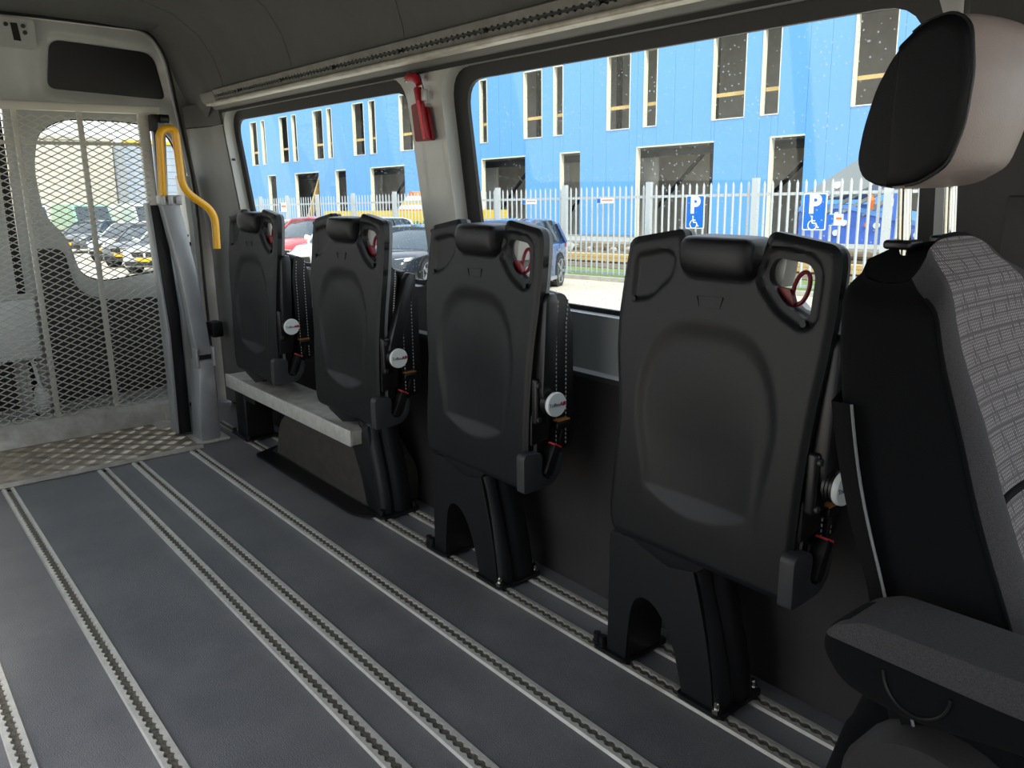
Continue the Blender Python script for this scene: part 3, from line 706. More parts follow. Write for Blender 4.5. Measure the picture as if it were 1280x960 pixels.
def pedestal(parent):
    out = [(.302, .0165), (.300, .335), (.052, .340), (.040, .30), (.010, .20), (-.012, .10), (-.022, .0165), (.066, .0165), (.078, .06), (.095, .115), (.122, .165), (.155, .196), (.188, .203), (.212, .190), (.226, .16), (.234, .10), (.240, .0165)]
    out = rpoly(out, [0, .01, .01, .03, .05, .05, 0, 0, .02, .03, .03, .03, .02, .02, .03, .03, 0], 3)
    def fp(a, b, w):                                   # three planes with vertical flutes towards the front end
        dx = 0
        if a < .05 and w == 0: dx = .0
        edge = .045 + .05*b*0
        return (1.334 + .128*w + dx, a, b)
    o = plate('pedestal', 'shell', out, [], fp, .03, parent, 30)
    bv = o.modifiers.new('b', 'BEVEL'); bv.width = .012; bv.segments = 3; bv.limit_method = 'ANGLE'; bv.angle_limit = R_(40)
    # fluted flank swelling towards the wall on the front side
    mb = MB(); rings = []
    for z, yo in ((.0165, -.040), (.06, -.036), (.12, -.024), (.20, -.002), (.28, .024), (.335, .036)):
        rings.append([(1.3365, yo+.040, z), (1.340, yo+.016, z), (1.354, yo+.002, z), (1.374, yo-.001, z), (1.382, yo+.007, z), (1.392, yo+.007, z), (1.402, yo-.003, z), (1.44, yo-.006, z), (1.462, yo+.008, z), (1.468, yo+.03, z), (1.468, yo+.09, z), (1.350, yo+.09, z)])
    mb.loft(rings); mb.build('flank', 'shell', parent, True, 50)
    MB().box(1.34, 1.455, .235, .298, .0165, .22).build('inner_web', 'black', parent, False)
    for y0, y1 in ((-.050, .075), (.232, .345)):
        MB().loft([[(x, y, z) for x, y in rpoly([(1.322, y0), (1.484, y0), (1.484, y1), (1.322, y1)], .018)] for z in (.0075, .017)]).build('foot', 'shell', parent)
    for x, y in ((1.338, -.030), (1.470, -.030)):
        b = MB().cyl((x, y, .016), (x, y, .024), .012, 6).cyl((x, y, .024), (x, y, .036), .0075, 12).cyl((x, y, .036), (x, y, .040), .005, 10)
        yield b.build('bolt', 'chrome', parent)
    for x, y in ((1.334, .318), (1.336, .338), (1.47, .33)):
        b = MB().cyl((x, y, .016), (x, y, .024), .012, 8).cyl((x, y, .024), (x, y, .044), .0095, 12)
        yield b.build('bolt', 'rubber', parent)
seats = [(.99, 'nearest one, beside the driver seat at the right', True, 'dark charcoal back shell'),
         (1.76, 'second from the driver seat, before the window pillar', True, ''),
         (2.51, 'front one on the beam, armrest slanting', False, ''),
         (3.31, 'farthest one, beside the yellow handrail', False, '')]
s0 = make_seat(); arm0 = None; all_seats = []
for i, (y, d, ped, _) in enumerate(seats):
    s = s0 if i == 0 else copy_tree(s0)
    all_seats.append(s)
for i, (s, (y, d, ped, _)) in enumerate(zip(all_seats, seats)):
    s.location = (0, y, 0); s['label'] = 'folded charcoal passenger seat, ' + d; s['group'] = 'folding seats along the window wall'
    armrest(s, R_(18) if i == 2 else R_(3))
    if i == 0:
        list(pedestal(s))
    elif ped:
        pass
PN = ('pedestal', 'flank', 'inner_web', 'foot', 'bolt')
for ch in [c for c in all_seats[0].children if c.name.split('.')[0] in PN]:
    if ch.name.split('.')[0] == 'bolt' and ch.data.vertices[0].co.z > .2: continue
    c = ch.copy(); C.objects.link(c); c.parent = all_seats[1]
    if ch.name.split('.')[0] in ('pedestal', 'inner_web'): continue
# seat carriers: black skirts under the shells
for i, s in enumerate(all_seats):
    MB().loft([[(x, y, z) for y, z in ((.245, .40), (.20, .345), (.10, .318), (.02, .335), (-.05, .40))] for x in (1.312, 1.46)]).build('carrier', 'black', s, True, 35, .004)
# rear seat pair: front leg of the beam is the same fluted casting
sup = [o_ for o_ in all_seats[0].children if o_.name.split('.')[0] == 'flank'][0]
fl = sup.copy(); C.objects.link(fl); fl.parent = bm_; fl.location = (0, 2.435, 0); fl.name = 'leg'
MB().loft([[(1.335, 2.42, .0165), (1.335, 2.51, .0165), (1.46, 2.51, .0165), (1.46, 2.42, .0165)], [(1.335, 2.44, .12), (1.335, 2.54, .12), (1.46, 2.54, .12), (1.46, 2.44, .12)], [(1.335, 2.475, .33), (1.335, 2.61, .252), (1.46, 2.61, .252), (1.46, 2.475, .33)]]).build('leg', 'shell', bm_, True, 35, .012)
MB().loft([[(x, y, z) for x, y in rpoly([(1.322, 2.375), (1.484, 2.375), (1.484, 2.52), (1.322, 2.52)], .02)] for z in (.0075, .017)]).build('foot', 'shell', bm_)
for x in (1.338, 1.47): MB().cyl((x, 2.40, .016), (x, 2.40, .036), .009, 12).build('bolt', 'rubber', bm_)

# ------------------------------------------------------------------ emergency hammer
hm = thing('emergency_hammer', 'red emergency hammer in a holder on the pillar between the windows', 'hammer', (XI(1.38)-.010, 2.28, 1.28))
sl_ = .12
def hp(y, z, x=0): return (x - sl_*z*1.0, y, z)
mb = MB().loft([[hp(y, z, x) for y, z in rpoly([(-.045, 0), (.055, 0), (.052, .11), (.018, .115), (.016, .10), (-.038, .10)], .008)] for x in (-.004, .006)])
lab(mb.build('holder', 'darkred', hm, True, 35), 'dark red holder plate')
mb = MB().loft([[hp(y, z, x) for y, z in ((-.040, .003), (-.018, .003), (-.006, .155), (-.024, .16))] for x in (-.026, -.004)])
hd = mb.build('handle', 'red', hm, True, 35, .004)
mb = MB()
for k in range(11): mb.add([hp(-.0385+.0009*k, .008+k*.012, -.0265), hp(-.026+.0009*k, .008+k*.012, -.0265), hp(-.026+.0009*k, .016+k*.012, -.0275), hp(-.0385+.0009*k, .016+k*.012, -.0275)], [(0, 1, 2, 3)])
lab(MB().loft([[hp(-.041+.0007*k, .004+k*.0115, -.0275), hp(-.027+.0007*k, .004+k*.0115, -.0275), hp(-.027+.0007*k, .0145+k*.0115, -.0275 if k % 2 else -.029), hp(-.041+.0007*k, .0145+k*.0115, -.0275 if k % 2 else -.029)] for k in range(10)], False, False).build('grip_strip', 'pinkred', hd, False), 'light red ribbed grip')
mb = MB()
for k in range(9): mb.cyl(hp(.004+.0006*k, .012+k*.0095, -.006), hp(.004+.0006*k, .012+k*.0095, -.012), .0042, 8)
mb.build('zip_teeth', 'cover', hm)
mb = MB().tube([hp(-.028, .165, -.016), hp(-.015, .185, -.016), hp(.02, .190, -.016), hp(.035, .187, -.016)], [.011, .015, .013, .010], 12)
lab(mb.build('hammer_head', 'red', hm), 'red hammer head')
MB().tube([hp(.035, .187, -.016), hp(.045, .184, -.016), hp(.051, .182, -.016)], [.009, .008, .002], 12).build('steel_tip', 'chrome', hm)
rbox('clip', 'lift', -.022, -.005, -.052, -.034, .115, .150, .003, hm, mtx=Matrix.Translation((-.013, 0, 0)))
MB().tube([hp(.03, .203, -.016), hp(-.01, .203, -.016), hp(-.035, .19, -.014), hp(-.040, .14, -.008)], .0018, 6).build('cord', 'rubber', hm)

# ------------------------------------------------------------------ driver seat
ds = thing('driver_seat', 'driver seat with black headrest and grey plaid cloth backrest at the right edge', 'seat', (.985, .2, 0))
ds.location = (0, 0, 0)
XC = .985
def SP(h):
    """h 0..1 from lower back to shoulder: centre y of the front face, z, half width, thickness"""
    z = .585 + .50*h
    yf = .305 + (z-.854)*.46 - .03*sm((h-.75)/.25)*.5
    hw = .262 - .03*sm(h/.5) - .085*sm((h-.42)/.60)
    th = .155 - .055*h
    return yf, z, hw, th
def ssec(h):
    yf, z, w, t = SP(h)
    top = sm((h-.84)/.16); k = math.sqrt(max(0, 1-top*top*.999)); 
    pts = [(-.80, .95), (-.96, .80), (-1.0, .40), (-.985, .05), (-.95, -.16), (-.86, -.27), (-.74, -.22), (-.60, -.05), (-.35, .02), (0, .03), (.35, .02), (.60, -.05), (.74, -.22), (.86, -.27), (.95, -.16), (.985, .05), (1.0, .40), (.96, .80), (.80, .95)]
    bl = 1-.55*sm((h-.6)/.35)
    cy = yf + .5*t
    out = []
    for a, b in pts:
        if b < 0: b = b*bl
        y = yf + b*t; out.append(Vector((XC + a*w*(1-.22*top**3), cy + (y-cy)*(1-.42*top**3), z - .045*top*abs(a)**3)))
    return out
HS = [i/28 for i in range(29)]
def patch(i0, i1, off, mname, nm, h0=0, h1=1.0, q=4, l=None):
    rows = []
    for h in [h0+(h1-h0)*k/34 for k in range(35)]:
        s = ssec(h); row = []
        # catmull interpolation between control points
        for i in range(i0, i1):
            p0, p1, p2, p3 = s[max(i-1, 0)], s[i], s[min(i+1, len(s)-1)], s[min(i+2, len(s)-1)]
            for k in range(q):
                t = k/q
                row.append(.5*((2*p1)+(p2-p0)*t+(2*p0-5*p1+4*p2-p3)*t*t+(3*p1-p0-3*p2+p3)*t**3))
        row.append(s[i1]); rows.append(row)
    o = MB().loft(rows, False, False).build(nm, mname, ds, True, 60)
    if l: lab(o, l)
    return o, rows
patch(0, 4, 0, 'side_cloth', 'side_panel', l='black cloth side panel of the backrest')
patch(14, 18, 0, 'side_cloth', 'side_panel')
_, rb1 = patch(4, 7, 0, 'bolster', 'side_bolster', l='grey knitted side bolster')
patch(11, 14, 0, 'bolster', 'side_bolster')
_, rc = patch(7, 11, 0, 'plaid', 'centre_panel', l='grey woven plaid centre panel')
# back and top closure
rows = []
for k in range(29):
    s = ssec(k/28); rows.append([s[0], (s[0]*2+s[-1])/3, (s[0]+s[-1]*2)/3, s[-1]])
MB().loft(rows, False, False).build('rear_cloth', 'side_cloth', ds, True, 60)
s = ssec(1.0); cen = sum(s, Vector())/len(s) + Vector((0, 0, .006))
n_ = len(s); cen.z += .016; r2 = [p.lerp(cen, .30) + Vector((0, 0, .006)) for p in s]; r3 = [p.lerp(cen, .65) + Vector((0, 0, .004)) for p in s]
MB().add(s+r2+r3+[cen], [(a*n_+i, a*n_+(i+1) % n_, (a+1)*n_+(i+1) % n_, (a+1)*n_+i) for a in (0, 1) for i in range(n_)] + [(2*n_+i, 2*n_+(i+1) % n_, 3*n_) for i in range(n_)]).build('top_cap', 'side_cloth', ds, True, 80)
# piping along the bolster seam and across the plaid
for rows_, idx, nm in ((rb1, 0, 'piping'),):
    MB().tube([r[idx] + Vector((0, -.0005, 0)) for r in rows_[2:33]], .0022, 6).build(nm, 'side_cloth', ds, True, 80)
MB().tube([Vector((p.x, p.y-.001, p.z)) for p in rc[17]], .004, 6).build('seam_groove', 'side_cloth', ds, True, 80)
# plastic rear shell with a light edge
pr_sh = [(0, .0), (.35, .0), (.74, .0)]
rows = []
for k in range(20):
    h = .68*k/19; yf, z, w, t = SP(h); e = math.sqrt(max(0, 1-(k/19)**6))
    g_ = .62+.34*h; rows.append([(XC-(w+.006), yf+t*(.56+.16*h), z), (XC-(w+.008), yf+t*g_, z), (XC-w*.8, yf+t*(g_+.14), z), (XC, yf+t*1.20, z), (XC+w*.8, yf+t*1.12, z), (XC+w+.010, yf+t*.98, z), (XC+(w+.006), yf+t*(.66+.14*h), z)])
MB().loft(rows, False, False).build('rear_shell', 'matt', ds, True, 60)
lab(MB().tube([Vector(r[0])+Vector((-.002, -.001, 0)) for r in rows], .0016, 6).build('shell_edge', 'shelledge', ds, True, 80), 'thin pale edge of the rear shell')
# headrest
prof = [(.490, 1.165), (.486, 1.20), (.475, 1.242), (.457, 1.277), (.428, 1.302), (.398, 1.309), (.380, 1.296), (.373, 1.25), (.376, 1.20), (.388, 1.160), (.418, 1.141), (.458, 1.137), (.482, 1.146)]
pf = rpoly(prof, .012, 3)
cyh, czh, XH = .43, 1.222, .967
def halfp(p, c, keep_low):
    out = []
    for i in range(len(p)):
        a, b = p[i-1], p[i]; ia = (a[0] <= c) == keep_low; ib = (b[0] <= c) == keep_low
        if ia != ib: t = (c-a[0])/(b[0]-a[0]); out.append((c, a[1]+(b[1]-a[1])*t))
        if ib: out.append(b)
    return out
def head(name, m, cut, low, lb=None):
    P2 = halfp(pf, cut, low); mb = MB(); rings = []
    for k in range(17):
        s = -1+2*k/16; e = .955+.045*math.sqrt(max(0, 1-abs(s)**4))
        rings.append([(XH + s*.088, cyh+(y-cyh)*e + (-.012*(1-s*s) + (.040*max(0, s)**3))*sm((.42-y)/.03), czh+(z-czh)*(e-.10*max(0, s)**4)) for y, z in P2])
    mb.loft(rings); o = mb.build(name, m, ds, True, 50, .0)
    bv = o.modifiers.new('b', 'BEVEL'); bv.width = .007; bv.segments = 3; bv.limit_method = 'ANGLE'; bv.angle_limit = R_(40)
    if lb: lab(o, lb)
    return o
head('headrest_pad', 'head', .450, True, 'leather headrest cushion with light on its front painted in')
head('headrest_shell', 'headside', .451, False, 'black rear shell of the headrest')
side = halfp(pf, .4495, True)
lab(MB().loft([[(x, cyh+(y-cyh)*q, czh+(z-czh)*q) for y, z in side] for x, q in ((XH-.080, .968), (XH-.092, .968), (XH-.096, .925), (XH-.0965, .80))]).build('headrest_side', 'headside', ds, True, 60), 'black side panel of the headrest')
side = [p for p in side if p[0] < .445]
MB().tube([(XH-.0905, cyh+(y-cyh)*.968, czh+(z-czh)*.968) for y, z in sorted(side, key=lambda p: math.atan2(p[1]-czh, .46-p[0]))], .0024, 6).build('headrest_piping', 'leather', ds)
for x in (-.056, .056):
    MB().cyl((XC+x, .448, 1.04), (XC+x, .457, 1.16), .0072, 16).build('headrest_post', 'chrome', ds)
    rbox('post_guide', 'black', XC+x-.016, XC+x+.016, .436, .468, 1.072, 1.0825, .004, ds)
# armrest
mb = MB()
ap = rpoly([(.352, .735), (.345, .762), (.31, .777), (-.12, .790), (-.16, .77), (-.15, .735), (.16, .722), (.27, .700), (.33, .706)], [.012, .015, .03, .02, .02, .02, .1, .03, .02], 4)
ar = MB().loft([[(x, y, z) for y, z in ap] for x in (.638, .705)]).build('armrest_body', 'side_cloth', ds, True, 35, .010, 3)
lab(ar, 'black armrest between the seat and the aisle')
cp = rpoly([(.345, .752), (.338, .764), (.31, .779), (-.12, .793), (-.15, .78), (-.15, .765), (.20, .752)], .008, 3)
lab(MB().loft([[(x, y, z) for y, z in cp] for x in (.634, .709)]).build('armrest_pad', 'bolster', ds, True, 35, .006, 3), 'grey cloth top of the armrest')
mb = MB(); th_ = [R_(180+180*k/16) for k in range(17)]
mb.tube([(.637, .262+.028*math.cos(t), .742+.030*math.sin(t)) for t in th_], .0013, 6)
mb.build('pivot_ring', 'rubber', ds)
# cushion and base
MB().loft([[(XC+(x-XC)*k, y, z) for x, y, z in ((.735, .40, .49), (.735, .38, .60), (.76, .36, .635), (1.21, .36, .635), (1.235, .38, .60), (1.235, .40, .49))] for k in (1,)] + [[(x, -.22, z) for x, z in ((.735, .49), (.735, .60), (.76, .64), (1.21, .64), (1.235, .60), (1.235, .49))]]).build('seat_cushion', 'side_cloth', ds, True, 35, .02, 3)
MB().loft([[(x, .265+.085*math.cos(2*math.pi*k/32)*q, .575+.075*math.sin(2*math.pi*k/32)*q) for k in range(32)] for x, q in ((.735, 1), (.700, 1), (.690, .93))]).build('recliner_cover', 'kick', ds, True, 50)
MB().loft([[(x0, -.2, z), (x0, .36, z), (2*XC-x0, .36, z), (2*XC-x0, -.2, z)] for x0, z in ((.74, .49), (.78, .42), (.80, .001))]).build('seat_base', 'kick', ds, True, 35, .01)

# ================================================================== OUTSIDE
def E(x=0, y=0, z=0, rz=0): return EXT @ Matrix.Translation((x, y, z)) @ Matrix.Rotation(rz, 4, 'Z')
def ext_struct(o): o.matrix_world = EXT; return o
o = MB().box(-60, 120, -60, 160, -.3, 0).build('ground', 'asphalt', None, False); o.matrix_world = EXT; o['kind'] = 'structure'; o['label'] = 'pale paved yard outside the van'
g = tag(MB().box(15.75, 18.6, -5, 60, -.02, .03).build('grass_strip', 'grass', None, False), 'strip of grass along the foot of the palisade fence', 'grass'); g['kind'] = 'stuff'; g.matrix_world = EXT
g = tag(MB().box(18.6, 35.9, -5, 85, -.02, .05).build('building_site_soil', 'soil', None, False), 'brown building site soil behind the fence', 'soil'); g['kind'] = 'stuff'; g.matrix_world = EXT
g = tag(MB().box(15.5, 15.65, -5, 60, 0, .10).build('kerb', 'concrete', None, False), 'low concrete kerb in front of the fence', 'kerb'); g.matrix_world = EXT
g = tag(MB().box(31, 35.8, -5, 85, .05, .16).build('concrete_apron', 'concrete', None, False), 'pale concrete apron at the foot of the blue building', 'pavement'); g.matrix_world = EXT

bd = thing('blue_building', 'blue clad industrial building under construction with open window holes', 'building', mtx=EXT)
XB = 36.0
up = [(75.65, 74.3), (73.46, 72.7), (69.9, 68.4), (67.64, 66.8), (63.96, 62.4), (61.7, 60.95), (57.83, 56.2), (55.5, 54.6), (51.5, 49.85), (48.9, 48.1),
      (45.0, 43.5), (42.5, 41.75), (38.35, 36.75), (35.8, 35.0), (31.65, 30.0), (29.08, 28.2), (24.8, 22.95), (22.1, 21.15), (17.7, 15.9), (14.9, 14.0), (10.8, 9.0), (8.0, 7.1)]
lo = [(72.7, 71.2), (67.6, 63.5), (60.8, 59.2), (55.6, 51.1), (48.1, 46.7), (42.4, 38.25), (35.25, 33.65), (29.5, 24.6), (21.5, 19.75), (15.6, 11.0), (8.0, 6.4)]
ZU0, ZU1, ZL1, ZT, ZB0 = 5.97, 9.76, 4.88, 11.6, .25
cuts = set([84.0, 3.0])
for a, b in up + lo: cuts.add(a); cuts.add(b)
cs = sorted(cuts); full = []
for a, b in zip(cs[:-1], cs[1:]):
    n = max(1, round((b-a)/1.25)); full += [(a+(b-a)*k/n, a+(b-a)*(k+1)/n) for k in range(n)]
for a, b in full:
    if b-a < .02: continue
    m_ = (a+b)/2; iu = any(q[1] < m_ < q[0] for q in up); il = any(q[1] < m_ < q[0] for q in lo)
    segs = []
    z = ZB0
    if il: z = ZL1
    if iu: segs.append((z, ZU0)); segs.append((ZU1, ZT))
    else: segs.append((z, ZT))
    for z0, z1 in segs:
        MB().box(XB, XB+.18, a+.006, b-.006, z0, z1).build('cladding_panel', 'blue', bd, False)
MB().box(XB+.02, XB+.03, 3, 84, .16, .25).build('plinth', 'concrete', bd, False)
for a, b in zip(cs[:-1], cs[1:]): pass
for i, (a, b) in enumerate(up):
    fr = MB().box(XB-.03, XB+.22, a-.09, a, ZU0-.06, ZU1+.06).box(XB-.03, XB+.22, b, b+.03, ZU0-.06, ZU1+.06).box(XB-.03, XB+.20, b, a, ZU1, ZU1+.06).box(XB-.03, XB+.20, b, a, ZU0-.05, ZU0)
    f = fr.build('window_frame', 'cream', bd, False)
    if a-b > 0: MB().box(XB+.26, XB+.32, b-.1, a+.1, 7.02, 7.20).build('guard_board', 'timber', f, False)
for a, b in lo:
    MB().box(XB-.03, XB+.24, a-.10, a, .16, ZL1+.06).box(XB-.03, XB+.22, b, a, ZL1, ZL1+.07).build('door_frame', 'cream', bd, False)
# inside of the building
rbk = MB().box(XB+5.4, XB+5.6, 3, 84, 0, ZT); rbk.build('inner_wall', 'inner', bd, False)
MB().box(XB+.18, XB+5.4, 3, 84, 5.35, 5.6).build('upper_floor', 'steel', bd, False)
MB().box(XB+.18, XB+5.6, 3, 84, ZT-.2, ZT).build('roof_deck', 'steel', bd, False)
MB().box(XB+.18, XB+5.6, 2.9, 3.1, 0, ZT).build('end_wall', 'inner', bd, False)
MB().box(XB+.18, XB+5.6, 84, 84.2, 0, ZT).build('end_wall', 'inner', bd, False)
for a in (15, 21.8, 28.5, 35.2, 42, 49, 56, 63, 70):
    MB().box(XB+3.0, XB+3.25, a-1.9, a-1.65, 0, ZT).build('steel_column', 'steel', bd, False)
    MB().bar((XB+3.1, a-1.8, 5.2), (XB+3.1, a+2.2, 1.5), .16).build('steel_brace', 'steel', bd, False)
    MB().box(XB+1.8, XB+2.0, a+1.0, a+1.02+2.2, 0, 4.5).build('partition', 'inner', bd, False)
for z in (4.45, 10.2): MB().box(XB+1.2, XB+1.45, 3, 84, z, z+.4).build('steel_beam', 'steel', bd, False)
MB().bar((XB+.6, 66.6, 1.0), (XB+.6, 63.9, 4.8), .5, .2).build('loose_board', 'timber', bd, False)

# palisade fence
XF = 16.0
pf_ = thing('palisade_fence', 'pale galvanised palisade fence with pointed pickets between yard and building site', 'fence', mtx=EXT)
posts = [1.4, 4.2, 6.99, 9.82, 12.68, 15.46, 18.13, 20.75, 23.3, 25.88, 28.4, 30.8, 33.1, 35.6, 38.2]
p0 = MB().box(XF-.07, XF+.03, -.07, .07, 0, 2.37).build('post', 'galv', pf_, False)
for i, y in enumerate(posts):
    p = p0 if i == 0 else p0.copy()
    if i: C.objects.link(p)
    p.location = (0, y, 0)
pk0 = MB().loft([[(XF+.008, -.032, z), (XF-.012, 0, z), (XF+.008, .032, z), (XF+.016, 0, z)] for z in (.12, 2.24)] + [[(XF+.006, -.004, 2.31), (XF+.004, 0, 2.31), (XF+.006, .004, 2.31), (XF+.008, 0, 2.31)]]).build('picket', 'galv', pf_, False)
k = 0
for a, b in zip(posts[:-1], posts[1:]):
    n = round((b-a)/.187)
    for j in range(1, n):
        p = pk0 if k == 0 else pk0.copy()
        if k: C.objects.link(p)
        k += 1; p.location = (0, a+(b-a)*j/n, 0)
for z in (.145, 2.03): MB().box(XF+.016, XF+.06, 1.4, 38.2, z-.03, z+.03).build('rail', 'galv', pf_, False)

def psign(y, h0, h1, w, lbl):
    t = thing('parking_sign', lbl, 'sign', group='blue disabled parking signs on the fence', mtx=E(XF-.11, y, h0))
    H = h1-h0
    MB().loft([[(x, a, b) for a, b in rrect(-w/2, w/2, 0, H, .04)] for x in (0, .015)]).build('border', 'signwhite', t, False)
    MB().loft([[(x, a, b) for a, b in rrect(-w/2+.022, w/2-.022, .022, H-.022, .03)] for x in (-.004, .006)]).build('face', 'sign', t, False)
    mt = Matrix.Translation((-.006, 0, H*.685)) @ Matrix(((0, 0, -1, 0), (-1, 0, 0, 0), (0, 1, 0, 0), (0, 0, 0, 1)))
    text_obj('P', .50, 'signwhite', t, mt, 'letter_p', .003, True)
    cy, cz = .0, H*.175
    mb = MB(); q = .115
    # wheelchair pictogram seen from the yard: back, arm, seat, wheel, leg
    mb.tube([(-.006, cy+.03+q*.80*math.cos(t_), cz+q*.80*math.sin(t_)-.03) for t_ in [R_(-150+ (270)*k/16-30) for k in range(17)]], .011, 6)
    mb.bar((-.006, cy+.045, cz+.105), (-.006, cy+.03, cz+.02), .030, .006, (1, 0, 0)).bar((-.006, cy+.04, cz+.065), (-.006, cy-.03, cz+.06), .02, .006, (1, 0, 0))
    mb.bar((-.006, cy+.035, cz+.015), (-.006, cy-.045, cz+.01), .028, .006, (1, 0, 0)).bar((-.006, cy-.045, cz+.015), (-.006, cy-.085, cz-.075), .024, .006, (1, 0, 0)).bar((-.006, cy-.080, cz-.075), (-.006, cy-.115, cz-.065), .022, .006, (1, 0, 0))
    mb.cyl((-.008, cy+.045, cz+.138), (-.002, cy+.045, cz+.138), .022, 14)
    mb.build('wheelchair_symbol', 'signwhite', t, False)
    return t
psign(11.29, 1.30, 2.04, .50, 'left one of the two blue disabled parking signs')
psign(8.41, 1.30, 2.03, .50, 'right one of the two blue disabled parking signs, beside the headrest')
def small_sign(y, z, w, h, lbl, kind=0):
    t = thing('name_plate', lbl, 'sign', group='small plates on the fence', mtx=E(XF-.10, y, z))
    MB().box(0, .012, -w/2, w/2, 0, h).build('plate', 'signwhite', t, False)
    MB().box(-.003, .002, w/2-.09, w/2+.02, .01, h-.01).build('blue_square', 'sign', t, False)
    MB().box(-.003, .002, -w/2+.03, w/2-.14, h*.5, h*.72).build('red_line', 'orange', t, False)
small_sign(16.72, 1.90, .52, .12, 'small white plate on the fence left of the narrow doorway')
small_sign(13.98, 1.89, .52, .13, 'small white plate on the fence right of the narrow doorway')
small_sign(7.95, 1.40, .28, .22, 'white notice plate with red line beside the right parking sign')
small_sign(31.0, 1.75, .55, .35, 'white notice plate on the fence in the rear window')

# timber, boards behind the fence
tbk = thing('timber_stack', 'stack of yellow boards lying on soil behind the fence', 'timber', mtx=E(20.2, 0, .05))
for k in range(2):
    for j in range(2): MB().box(.0+j*.22, .2+j*.22, 6, 24, .11*k+.06, .11*k+.16).build('board', 'timber', tbk, False)
lg = thing('log_pile', 'brown logs and boards behind the fence at the right', 'timber', mtx=E(23.0, 0, .05))
for k in range(5): MB().tube([(.3*(k % 3), 5.5, .12+.2*(k//3)), (.3*(k % 3), 12.2+.2*k, .12+.2*(k//3))], .11, 8).build('log', 'soil', lg)
rub = thing('rubble_row', 'low brown row of rubble stones between fence and building', 'rubble', mtx=E(26, 0, .05))
for k in range(70):
    y = 10+.32*k+random.uniform(-.1, .1); r = random.uniform(.12, .26); x = random.uniform(-.5, .5)
    MB().loft([[(x+r*q*math.cos(2*math.pi*j/6+k)*random.uniform(.8, 1.2), y+r*q*1.3*math.sin(2*math.pi*j/6+k), z*r) for j in range(6)] for q, z in ((1, 0), (.95, .6), (.5, 1.1))]).build('stone', 'soil' if k % 3 else 'concrete', rub, False)

# blue trailer with white dots and grey canopy
tr = thing('dotted_trailer', 'blue trailer with white dots and grey slanted canopy behind the fence', 'trailer', mtx=E(24.0, 0, 0))
hull = [(13.2, .66), (13.2, 1.72), (12.9, 1.78), (11.7, 1.76), (10.4, 1.45), (8.2, .95), (7.6, .66)]
MB().loft([[(x, y, z) for y, z in hull] for x in (0, 2.4)]).build('hull', 'trailer', tr, False)
top = [(13.2, 1.60), (12.9, 1.70), (11.7, 1.68), (10.4, 1.36), (8.2, .88), (8.2, 1.0), (10.4, 1.50), (11.7, 1.80), (12.9, 1.82), (13.2, 1.74)]
MB().loft([[(x, y, z) for y, z in top] for x in (-.06, 2.45)]).build('top_band', 'trailer_light', tr, False)
for y, z in ((12.95, 1.45), (11.96, 1.50), (11.72, 1.27), (11.96, .98), (10.75, 1.20), (9.6, .95)):
    MB().cyl((-.09, y, z), (-.02, y, z), .09, 16).build('dot', 'signwhite', tr, True)
for y in (8.4, 12.6): MB().cyl((.2, y, .35), (.5, y, .35), .32, 20).build('wheel', 'tyre', tr)
MB().add([(-.2, 12.9, 2.15), (-.2, 10.4, 3.65), (-.2, 10.4, 2.55), (-.2, 11.2, 2.2), (-.2, 12.3, 1.95), (2.2, 12.9, 2.15), (2.2, 10.4, 3.65), (2.2, 10.4, 2.55), (2.2, 11.2, 2.2), (2.2, 12.3, 1.95)],
         [(0, 1, 2, 3, 4), (9, 8, 7, 6, 5), (0, 5, 6, 1), (1, 6, 7, 2), (2, 7, 8, 3), (3, 8, 9, 4), (4, 9, 5, 0)]).build('canopy', 'greyroof', tr, False)
for a, b in (((0, 12.3, 1.6), (0, 11.2, 2.2)), ((0, 11.8, 1.6), (0, 10.2, 2.4)), ((0, 11.2, 1.5), (0, 9.6, 2.5))): MB().bar(a, b, .10).build('strut', 'greyroof', tr, False)
MB().cyl((-.3, 11.9, 2.36), (-.18, 11.9, 2.36), .10, 14).build('dot', 'signwhite', tr)
MB().cyl((-.3, 12.2, 2.12), (-.18, 12.2, 2.12), .08, 14).build('dot', 'signwhite', tr)
MB().tube([(-.2, 10.95, 2.1), (-.2, 10.9, 1.9), (-.2, 10.88, 1.65)], [.05, .12, .04], 10).build('orange_float', 'orange', tr)
MB().cyl((-.09, 11.05, 1.22), (-.02, 11.05, 1.22), .06, 12).build('orange_dot', 'orange', tr)
MB().box(-.1, .1, 10.05, 10.3, 1.35, 2.1).build('blue_mast', 'trailer', tr, False)
MB().tube([(-.2, 9.3, 2.1), (-.2, 9.35, 1.8), (-.2, 9.3, 1.5)], [.14, .08, .03], 8).build('red_cloth', 'pinkred', tr)

# striped heap and yellow green barrier
hp_ = thing('striped_canvas_heap', 'heap of canvas with yellow and white stripes behind the fence', 'canvas', mtx=E(20.0, 0, 0))
n = 7
for k in range(n):
    z0 = 1.25+.21*k*.85; w0 = 3.0*(1-k/n)+.1; w1 = 3.0*(1-(k+1)/n)+.05
    z1 = z0+.18
    MB().add([(0, 28.0+w0*.55, z0), (0, 28.0-w0*.75, z0), (0, 28.0-w1*.75, z1), (0, 28.0+w1*.55, z1), (1.6, 28.0+w0*.55, z0), (1.6, 28.0-w0*.75, z0), (1.6, 28.0-w1*.75, z1), (1.6, 28.0+w1*.55, z1)],
             [(0, 1, 2, 3), (7, 6, 5, 4), (0, 4, 5, 1), (1, 5, 6, 2), (2, 6, 7, 3), (3, 7, 4, 0)]).build('stripe', ('yel', 'signwhite', 'orange', 'signwhite')[k % 4], hp_, False)
MB().box(.1, 1.5, 26, 30, .05, 1.25).build('pallet_base', 'timber', hp_, False)
